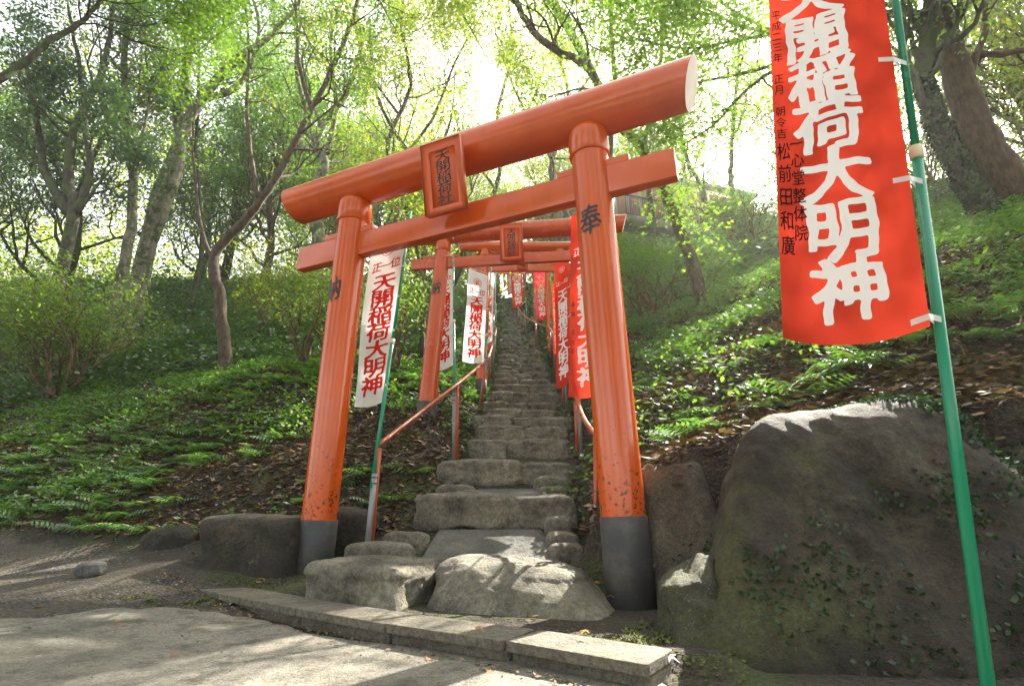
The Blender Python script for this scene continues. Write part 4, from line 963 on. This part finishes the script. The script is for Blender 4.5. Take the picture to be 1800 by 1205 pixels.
for q in lim: P, r_ = t.limb(P_(q, 5.6, [0, -.1, -.2, -.3]), .028, .007, 7); t.off(P, r_, 7, .8, 2, .15, .1, 4, .5, np.array([-.2, 0, 0]), .3)
t.limb([at(1380, 110, 5.6), at(1470, 130, 5.7), at(1560, 250, 5.9), at(1600, 400, 6.1), gp(1610, 6.3)], .03, .09, 9); t.limb([at(1370, 60, 5.6), at(1470, 130, 5.7)], .03, .03, 7)
t.finish('maple_tree', gp(1610, 6.3), 'light green maple spreading over the right end of the gate', 'tree', TG, 'bark_dark', 'lf_maple', 44, .15, .068, 'maple', 1.2)

t = Tree(32)
for q, Yq in (([(520, -260), (600, -120), (660, -10), (700, 60)], 8.0), ([(640, -260), (740, -120), (800, 0), (850, 90)], 8.6), ([(800, -260), (900, -110), (960, 10), (985, 100)], 9.2), ([(420, -240), (480, -100), (520, 20), (560, 110)], 9.0), ([(700, -200), (860, -80), (1010, -20), (1080, 60)], 8.2)):
    P, r_ = t.limb(P_(q, Yq, [.6, .3, .1, 0]), .04, .008, 7); t.off(P, r_, 7, 1.3, 2, .2, .12, 4, .5, None, .4)
tb = gp(1078, 9.4); t.limb([tb, tb + [.1, 0, 3], tb + [-.1, .2, 6.0], at(760, -330, 9.0)], .13, .07, 10)
for q in ((520, -260), (640, -260), (800, -260), (420, -240)): t.limb([tb + [-.1, .2, 6.0], at(760, -330, 9.0), at(*q, 9.2)], .05, .035, 7)
t.finish('maple_tree', tb, 'tall tree right of the steps whose leafy sprays hang over the top centre', 'tree', TG, 'bark_dark', 'lf_yel', 60, .18, .08, 'maple', 1.0)

# --- shrubs
def shrub(seed, c, w, h, nst, leaf, label, per=30, lsize=.055, spr=.10, d=2, cat='shrub', name='shrub', kids=4):
    t = Tree(seed)
    for i in range(nst):
        an = t.r.uniform(0, 6.28); b = c + np.array([math.cos(an), math.sin(an), 0]) * .12; dd = np.array([math.cos(an) * w / h, math.sin(an) * w / h * .8, 1.0])
        t.grow(b, dd, h * t.r.uniform(.5, .75), .022 * h, d, .1, .65, kids, .12, .2)
    return t.finish(name, c, label, cat, 'shrubs on the hillside', 'twig', leaf, int(per * 2.2), spr * 1.3, lsize, up=.8)
shrub(41, gp(128, 9.2), 1.3, 1.9, 15, 'lf_shrub', 'wide many-stemmed sunlit shrub at the left', 20, .07, .10)
shrub(43, gp(552, 8.3), .9, 1.6, 9, 'lf_shrub', 'multi-stemmed shrub just left of the gate pillar', 14, .06)
shrub(44, gp(470, 11), 1.0, 1.6, 9, 'lf_yel', 'pale yellow-green shrub between the bent tree and the gate', 14, .07)
shrub(45, gp(690, 8.0), .7, 1.5, 7, 'lf_shrub', 'shrub showing between the white banner and the second gate', 14, .06)
shrub(46, gp(1150, 7.6), .6, 1.3, 11, 'lf_mid', 'dense azalea shrub right of the nearest gate pillar', 22, .05, .09)
shrub(47, gp(1350, 11.5), 1.0, 1.6, 10, 'lf_mid', 'rounded shrub below the house, left of the red banner', 20, .07)
shrub(48, gp(1700, 10), 1.3, 2.2, 10, 'lf_shrub', 'bushy shrub behind the ivy-clad trunk', 18, .075)
shrub(51, gp(1010, 10.5), .5, 1.0, 6, 'lf_shrub', 'small shrub at the right of the upper stairs', 14, .05)
shrub(52, gp(780, 11), .6, 1.5, 6, 'lf_dark', 'dark shrub left of the upper stairs', 14, .06)
shrub(53, gp(1460, 9.0), .8, 1.0, 7, 'lf_mid', 'low shrub hidden partly behind the large red banner', 14, .06)
shrub(54, gp(1230, 9.5), .7, .9, 7, 'lf_dark', 'low dark shrub behind the slender leaning tree', 14, .06)

# --- background woodland copies
protos = []
for sd_, leaf, bark, h in ((61, 'lf_mid', 'bark', 7), (62, 'lf_dark', 'bark_dark', 7.5), (63, 'lf_yel', 'bark_pale', 6.5)):
    t = Tree(sd_); c = np.array([0, 60., 0.]); pr_ = 20 if leaf == 'lf_yel' else 38; q = [c, c + [.1, 0, h * .3], c + [-.1, .1, h * .6], c + [.2, 0, h * .95]]
    P, r_ = t.limb(q, .17, .05, 9); t.off(P, r_, 18, 3.0, 2, .15, 0, 5)
    protos.append(t.finish('woodland_tree', c, 'x', 'tree', TG, bark, leaf, pr_, .20, .13))
place = [(-2.6, 19.5, 2), (1.7, 19.5, 2), (-13.5, 15, 1), (-11, 19, 1), (-8.5, 17, 0), (-15, 24, 1), (-6.8, 21, 0), (-4.8, 17.5, 2), (-3.2, 22, 2), (-9.5, 27, 0), (-5, 28, 0), (-1.8, 30, 2), (2.4, 27, 2), (-1.0, 35, 0), (5.5, 26, 0), (9.2, 24.5, 2), (11.5, 18.5, 2), (19, 25, 2), (14.5, 12.5, 2), (16, 14, 1), (-17, 11, 1), (-19, 17, 1), (3.0, 31, 2), (8.5, 33, 0), (13, 9.5, 2), (-12, 33, 0)]
wh = ['left of the upper stairs', 'right of the upper stairs', 'far left edge', 'left, behind the dark evergreen', 'left, behind the straight pale trunk', 'far left rear', 'left of centre, behind the forked tree', 'behind the bent tree', 'above the left end of the gate beam', 'rear left', 'rear, above the gate beam', 'left of the stair top', 'right of the stair top', 'farthest, past the head of the stairs', 'behind the brown-panelled house', 'right of the house roof', 'behind the red banner top', 'rear right', 'behind the thick brown trunk', 'right edge, uphill', 'left edge, beside the sunlit shrub', 'outer left slope', 'beyond the stair top, right', 'rear, over the house roof', 'right edge, behind the boulders', 'outer left rear']
kinds = ['mid-green woodland tree', 'dark evergreen woodland tree', 'yellow-green woodland tree']
used = set()
for (x, y, k), w in zip(place, wh):
    p = gpt(x, y); lb = f'{kinds[k]} {w}'; scl = random.uniform(.85, 1.15); rz = random.uniform(0, 6.28)
    if k in used: dup(protos[k], p, rz, lb, scl)
    else: used.add(k); protos[k].location = p; protos[k].rotation_euler = (0, 0, rz); protos[k]['label'] = lb
for i, (x, y, k) in enumerate([(-6.5, -5.5, 1), (4.5, -6.5, 0), (-.8, -9.5, 1), (9.5, -3, 0), (-11, -.5, 1), (11.5, 4, 0)]):  # unseen trees added around the camera to cut sky fill on the front
    dup(protos[k], gpt(x, y), i * 1.3, kinds[k] + ' added out of view for shade, ' + ['behind on the left', 'behind on the right', 'straight behind', 'at the far right', 'at the far left', 'right of the boulders'][i], 1.1)
# children of the prototypes follow: their inverse was set at the build spot

# ------------------------------------------------------------------ ground cover (uncountable)
def scatter(n, x0, x1, y0, y1, seed, keep=None):
    r = np.random.default_rng(seed); x = r.uniform(x0, x1, n); y = y0 + (y1 - y0) * r.uniform(0, 1, n) ** 1.35
    ok = (np.abs(x - xs(y)) > .62 + .12 * r.normal(size=n)) & (np.abs(x) < y * 1.35 + 1.0)
    z0 = hgt(x, y, False); ok &= (z0 > .33) | ((x < -1) & (z0 > .3) & (r.uniform(0, 1, n) < .25))
    ok &= ~((x > .6) & (y < 2.75) & (x < 2.2))
    if keep is not None: ok &= keep(x, y, r)
    x, y = x[ok], y[ok]; return np.stack([x, y, hgt(x, y)], 1), r

PA, r = scatter(120000, -8, 7, 2.2, 8, 71)
PB, r = scatter(60000, -14, 13, 7, 16, 73)
P = np.concatenate([PA, PB])
pn = vnoise(P[:, :2], 9, 1.1, 3)
o = leafmesh('leaf_litter', P + np.stack([0 * P[:, 0], 0 * P[:, 0], np.random.default_rng(3).uniform(0, .03, len(P))], 1), .07, M['litter'], None, 'diamond', 1.6, 72, .5); tag(o, 'brown dead leaves covering both earth banks beside the steps', 'leaf litter', kind='stuff')
def herb_pts(P, r, per, spr, hmin, hmax):
    n = len(P); Q = np.repeat(P, per, 0); Q[:, :2] += r.normal(0, spr, (n * per, 2)); Q[:, 2] += r.uniform(hmin, hmax, n * per); return Q
kf = lambda x, y, r: vnoise(np.stack([x, y], 1), 11, 1.3, 4) + .25 * (y > 6) + .35 * (y > 9) + r.normal(0, .25, len(x)) - .45 * (x < 0) * (x > -2.6) * (y < 5.6) - .4 * (x > 0) * (y < 3.9) > .12
PA, r = scatter(9000, -8, 7, 2.6, 8.5, 74, kf)
PB, r = scatter(14000, -15, 14, 7.5, 18, 78, kf)
P = np.concatenate([PA, PB])
o = leafmesh('ground_plants', herb_pts(P, r, 14, .08, .01, .17), .055, M['herb'], None, 'diamond', 1.0, 75, .5); tag(o, 'low green broad-leaved plants growing over both banks', 'ground plants', kind='stuff')
P, r = scatter(22000, -26, 26, 9, 34, 76)
cl = np.clip(vnoise(P[:, :2], 41, .75, 3) * 4.2 - .7, .08, 2.4) * sst(10, 17, P[:, 1]) * (1 - .9 * sst(.5, 2, P[:, 0]) * sst(24, 20, P[:, 1])) + .25
Q = np.repeat(P, 11, 0); Q[:, :2] += r.normal(0, .28, (len(Q), 2)); Q[:, 2] += np.repeat(cl, 11) * r.uniform(0, 1, len(Q)) ** .7
o = leafmesh('hill_undergrowth', Q, .12, M['lf_dark'], None, 'diamond', .9, 77, .5); tag(o, 'green undergrowth on the upper hillside under the trees', 'undergrowth', kind='stuff')
# ferns
def ferns(name, P, r, m, label, L0=.26, fr=6):
    V = []; n = len(P); NP = 9
    for k in range(fr):
        an = k * 6.283 / fr + r.uniform(-.5, .5, n); L = L0 * r.uniform(.55, 1.3, n); rise = r.uniform(.25, .75, n); rl_ = r.uniform(-.35, .35, n)
        dx, dy = np.cos(an), np.sin(an)
        for i in range(1, NP + 1):
            t0 = i / (NP + .4); w = L * .36 * (math.sin(min(t0 + .18, 1) * math.pi) ** .6 * (1.0 - t0 * .55)) + .004
            hx = L * t0; hz = L * (rise * t0 - .85 * rise * t0 * t0)
            bx_, by_, bz_ = P[:, 0] + dx * hx, P[:, 1] + dy * hx, P[:, 2] + hz + .02
            st = L * .043
            for sg in (-1, 1):
                ex, ey, ez = -sg * dy + dx * .35, sg * dx + dy * .35, -.15 + sg * rl_
                m_ = .45
                V.append(np.stack([np.stack([bx_, by_, bz_], 1), np.stack([bx_ + ex * w * m_ - dx * st, by_ + ey * w * m_ - dy * st, bz_ + ez * w * m_], 1), np.stack([bx_ + ex * w, by_ + ey * w, bz_ + ez * w - w * .12], 1), np.stack([bx_ + ex * w * m_ + dx * st, by_ + ey * w * m_ + dy * st, bz_ + ez * w * m_], 1)], 1))
    V = np.concatenate(V).reshape(-1, 3); F = np.arange(len(V)).reshape(-1, 4)
    o = link(name, np_mesh(name, V, F, False), m); tag(o, label, 'ferns', kind='stuff'); return o
kf2 = lambda x, y, r: (vnoise(np.stack([x, y], 1), 13, .9, 4) + r.normal(0, .3, len(x)) + .45 * (x < -1) * (y > 4.6) - .6 * (x < 0) * (x > -2.4) * (y < 5.4) - .5 * (x > 0) * (y < 3.8) > .15)
P, r = scatter(4600, -10, 9, 3.2, 12, 80, kf2)
ferns('ferns', P, r, M['fern'], 'arching green ferns spread over the banks')
# ivy on the boulders
def surf_pts(o, n, seed, cond):
    me = o.data; V = np.empty(len(me.vertices) * 3, np.float32); me.vertices.foreach_get('co', V); V = V.reshape(-1, 3) + np.array(o.location)
    Nn = np.empty(len(me.vertices) * 3, np.float32); me.vertices.foreach_get('normal', Nn) if False else None
    r = np.random.default_rng(seed); c = V.mean(0); i = r.integers(0, len(V), n * 6); Q = V[i] + r.normal(0, .012, (n * 6, 3)) ; d = V[i] - c; d /= np.linalg.norm(d, axis=1)[:, None]
    Q = V[i] + d * .006 + np.cross(d, r.normal(size=d.shape)) * .012
    ok = cond(Q, r); return Q[ok][:n]
ivy = lambda Q, r: (Q[:, 1] < 2.75) & (vnoise(Q, 5, 2.6, 4) + .5 * (Q[:, 0] > 1.55) - .35 * (Q[:, 0] < 1.1) - .25 * (Q[:, 2] > .62) + .2 * (Q[:, 2] < .35) + r.normal(0, .14, len(Q)) > .08)
Q = surf_pts(big, 9500, 1, ivy)
far = [o for o in bpy.data.objects if o.name.startswith('boulder') and 'dark ivy' in o.get('label', '')][0]
up_ = [o for o in bpy.data.objects if o.name.startswith('boulder') and 'upright' in o.get('label', '')][0]
Q = np.concatenate([Q, surf_pts(far, 2600, 2, lambda Q, r: vnoise(Q, 6, 2.5, 3) + r.normal(0, .2, len(Q)) > -.1), surf_pts(up_, 800, 3, lambda Q, r: vnoise(Q, 7, 4, 3) + r.normal(0, .15, len(Q)) > .35)])
o = leafmesh('creeping_ivy', Q, .021, M['ivy'], None, 'diamond', .1, 90, .85); tag(o, 'small-leaved ivy creeping over the boulders on the right', 'ivy', kind='stuff')
# roots / dry grass on the right bank
mb = MB(); r = np.random.default_rng(95)
for i in range(150):
    x = r.uniform(2.6, 4.6); y = r.uniform(3.2, 4.6); p = gpt(x, y); q = [p + [0, 0, .02]]
    for j in range(4): q.append(q[-1] + np.array([r.normal(-.02, .02), r.normal(-.05, .02), r.normal(.03 - .03 * j, .02)]))
    mb.tube(q, .0022, 4, False)
o = mb.build('dry_grass', M['twig'], None, True); tag(o, 'tangle of dry grass and roots hanging on the right bank', 'dry grass', kind='stuff')
# moss tufts
r = np.random.default_rng(61); MS = []
for px, py, sx, sy, n_ in ((225, 992, .12, .07, 1500), (330, 1046, .22, .05, 1800), (1110, 1105, .12, .10, 1500), (640, 1075, .35, .03, 900), (460, 1030, .2, .05, 900), (980, 1112, .12, .03, 600), (1190, 1110, .12, .15, 1500), (1175, 1180, .12, .08, 900), (705, 935, .08, .15, 1200), (1020, 925, .05, .25, 1200)):
    c0 = onz(px, py, .08 if py > 950 else .3); q = c0[:2] + r.normal(0, 1, (n_, 2)) * [sx, sy]; q = q[vnoise(q, 31, 9, 3) > -.15]
    MS.append(np.stack([q[:, 0], q[:, 1], hgt(q[:, 0], q[:, 1]) + .002], 1))
o = leafmesh('moss', np.concatenate(MS), .016, M['moss'], None, 'diamond', .6, 62, .6); tag(o, 'tufts of yellow-green moss on the earth beside the kerb and steps', 'moss', kind='stuff')
r = np.random.default_rng(63); n_ = 1500; x = r.uniform(-7, 1.5, n_); y = r.uniform(1.9, 5.5, n_); ok = (hgt(x, y, False) < .42) & (np.abs(x + .2) > .2) & ((x - .45) * .548 + (y - 1.8) * .837 > .25) & (r.uniform(0, 1, n_) < .15 + .5 * (y > np.interp(x, [-7, -4, -2, 0], [4.6, 3.9, 3.3, 2.6]))); x, y = x[ok], y[ok]
leaf_lo = leafmesh('scattered_leaves', np.stack([x, y, hgt(x, y) + .01], 1), .05, M['litter'], None, 'diamond', 2.5, 64, .55); tag(leaf_lo, 'dry brown leaves scattered on the earth near the gate pillars', 'dry leaves', kind='stuff')
r = np.random.default_rng(65); n_ = 420; tt = r.uniform(0, 1, n_); ka = np.array(fr[0]); kb = np.array(fr[-1]); q = ka + (kb - ka) * tt[:, None]; q = q - np.array([.548, .837]) * np.abs(r.normal(.0, .05, n_))[:, None] - np.array([.548, .837]) * .03
q2 = np.stack([r.uniform(-4.5, -1.2, 260), r.uniform(2.3, 3.6, 260)], 1); q3 = np.stack([r.normal(-.1, .35, 200), r.uniform(3.3, 6, 200)], 1); q3[:, 0] += .6 * np.sign(q3[:, 0] - xs(q3[:, 1])); q = np.concatenate([q, q2, q3])
o = leafmesh('leaf_debris', np.stack([q[:, 0], q[:, 1], hgt(q[:, 0], q[:, 1], False) + .02], 1), .020, M['litter'], None, 'diamond', 2.0, 66, .6); tag(o, 'small dry leaf fragments gathered along the foot of the kerb', 'leaf debris', kind='stuff')
# countable fallen leaves on the paving, and pebbles
def ground_pt(px, py):
    z = .0
    for _ in range(12): p = onz(px, py, z); z = .5 * z + .5 * float(hgt(np.array([p[0]]), np.array([p[1]]))[0])
    return onz(px, py, z)
lv = [(807, 957, 'on the lowest gravelly landing', .30), (277, 1106, 'on the concrete below the moss', .0), (208, 1099, 'on the concrete, left of another orange leaf', 0), (302, 1161, 'near the sunlit patch of concrete', 0), (703, 1136, 'on the concrete under the kerb joint', 0), (655, 1125, 'curled against the kerb', 0), (752, 1167, 'in the bottom middle of the concrete', 0), (862, 1191, 'at the very bottom edge of the concrete', 0), (840, 1104, 'lying on the kerb slab', .105), (1030, 1110, 'on the mossy ground before the right pillar', .09), (150, 974, 'on the gravel, left of the grey rock', None), (65, 1068, 'pale, at the edge of the gravel', None), (1048, 1025, 'beside the right pillar sleeve', .12), (1178, 1155, 'right of the kerb end', .05), (464, 1018, 'just above the kerb', .09), (210, 1110, 'tiny, beside a larger leaf', 0), (1072, 1048, 'under the right pillar', .1)]
for i, (px, py, w, z) in enumerate(lv):
    p = ground_pt(px, py) if z is None or z == 0 else onz(px, py, z + .015)
    p = p + np.array([0, 0, .018 if z == 0 else .006])
    if i == 0: p = at(807, 957, 3.42)
    o = leafmesh('fallen_leaf', p[None], (.048 if p[1] < 2.4 else .068) if i not in (15,) else .035, M['orange_leaf'], None, 'maple', 2.2, 200 + i, .6); recenter(o)
    tag(o, 'orange fallen leaf ' + w, 'leaf', 'orange leaves fallen on the paving')
pb = [(157, 1012, .17, .09, 'fist-sized grey rock on the gravel at the left'), (342, 1056, .045, .035, 'dark pebble at the plaza edge, left of another'), (362, 1065, .045, .03, 'dark pebble at the plaza edge, right of another'), (400, 1064, .045, .03, 'pale pebble beside the kerb end'), (518, 1090, .03, .02, 'small dark pebble under the kerb slab'), (22, 1098, .025, .015, 'tiny dark pebble at the left edge of the concrete'), (622, 1113, .03, .02, 'small pale pebble against the kerb')]
for i, (px, py, w, h_, lb) in enumerate(pb):
    p = ground_pt(px, py); o = rock('pebble', (p[0], p[1], p[2] - .01), w, w * .7, h_, .3 * i, M['pebble'], seed=400 + i, power=2.6, amp=.08, res=8); tag(o, lb, 'pebble', 'loose stones on the paving')
r = np.random.default_rng(98); n_ = 1400; x = r.uniform(-4.5, 1.4, n_); y = r.uniform(.9, 3.3, n_); ok = ((x - .45) * .548 + (y - 1.8) * .837 < -.02) | (x < -2.4); ok &= r.uniform(0, 1, n_) < .35 + .6 * np.exp(-np.abs((x - .45) * .548 + (y - 1.8) * .837) / .1); x, y = x[ok], y[ok]; sz = r.uniform(.0015, .0045, len(x)) * (1 + 1.2 * (r.uniform(0, 1, len(x)) < .06))
OCT = np.array([[1, 0, 0], [0, 1, 0], [-1, 0, 0], [0, -1, 0], [0, 0, .6], [0, 0, -.6]]); OF = np.array([[0, 1, 4], [1, 2, 4], [2, 3, 4], [3, 0, 4], [1, 0, 5], [2, 1, 5], [3, 2, 5], [0, 3, 5]])
V = (np.stack([x, y, hgt(x, y, False) + .016], 1)[:, None, :] + OCT[None] * sz[:, None, None] * r.uniform(.6, 1.3, (len(x), 6, 1))).reshape(-1, 3)
o = link('grit', np_mesh('grit', V, (np.arange(len(x))[:, None, None] * 6 + OF[None]).reshape(-1, 3), False), M['pebble']); tag(o, 'fine grit scattered over the old concrete paving', 'grit', kind='stuff')
# loose gravel on the earth path
r = np.random.default_rng(99); n_ = 5000; x = r.uniform(-7, -1.6, n_); y = r.uniform(2.9, 6, n_); z0 = hgt(x, y, False); ok = (z0 > .012) & (z0 < .55) & (vnoise(np.stack([x, y], 1), 4, 1.2, 3) + .25 * (x < -2.6) + r.normal(0, .2, n_) > .1); x, y = x[ok], y[ok]; zz = hgt(x, y)
OCT = np.array([[1, 0, 0], [0, 1, 0], [-1, 0, 0], [0, -1, 0], [0, 0, .6], [0, 0, -.6]]); OF = np.array([[0, 1, 4], [1, 2, 4], [2, 3, 4], [3, 0, 4], [1, 0, 5], [2, 1, 5], [3, 2, 5], [0, 3, 5]])
sz = r.uniform(.005, .016, len(x)) ; V = (np.stack([x, y, zz], 1)[:, None, :] + OCT[None] * sz[:, None, None] * r.uniform(.6, 1.3, (len(x), 6, 1))).reshape(-1, 3)
F = (np.arange(len(x))[:, None, None] * 6 + OF[None]).reshape(-1, 3); o = link('loose_gravel', np_mesh('loose_gravel', V, F, False), M['pebble']); tag(o, 'loose grey gravel scattered over the earth path at the left', 'gravel', kind='stuff')
print('TOTAL polys', sum(len(o.data.polygons) for o in bpy.data.objects if o.type == 'MESH'), 'objs', len(bpy.data.objects))

r = np.random.default_rng(123); n_ = 260000
x = r.uniform(-48, 48, n_); y = r.uniform(27, 46, n_); hh = r.uniform(0, 1, n_) ** 1.2 * 17
Q = np.stack([x, y, hgt(x, y, False) + hh], 1); nz = vnoise(Q, 17, .33, 4) + .5 * (vnoise(Q, 18, 1.3, 2))
hole = .4 * np.exp(-((x + .6) / 2.2) ** 2) * (hh < 9)
ok = nz - hole - hh * .03 - .45 * (np.abs(x - y * .6 + 1) < 6) * (hh > 4) > .05 - .25 * (x < 4)
o = leafmesh('distant_woodland', Q[ok], .30, M['lf_yel'], None, 'diamond', .4, 124, .5); tag(o, 'far mass of pale green woodland foliage beyond the hilltop', 'woodland', kind='stuff')
print('FW', ok.sum())

# the humid backlit air between the trees
hz = MB(); hz.box((0, 30, 12), 150, 190, 50); 
hb = bpy.data.materials.new('haze'); hb.use_nodes = True; hn = hb.node_tree; hn.nodes.clear()
ho = hn.nodes.new('ShaderNodeOutputMaterial'); hv = hn.nodes.new('ShaderNodeVolumePrincipled')
hv.inputs['Color'].default_value = (1, .98, .92, 1); hv.inputs['Density'].default_value = .0014; hv.inputs['Anisotropy'].default_value = .55
hn.links.new(hv.outputs[0], ho.inputs['Volume'])
o = hz.build('haze', hb); tag(o, 'thin bright humid haze in the air between the trees', 'haze', kind='stuff')
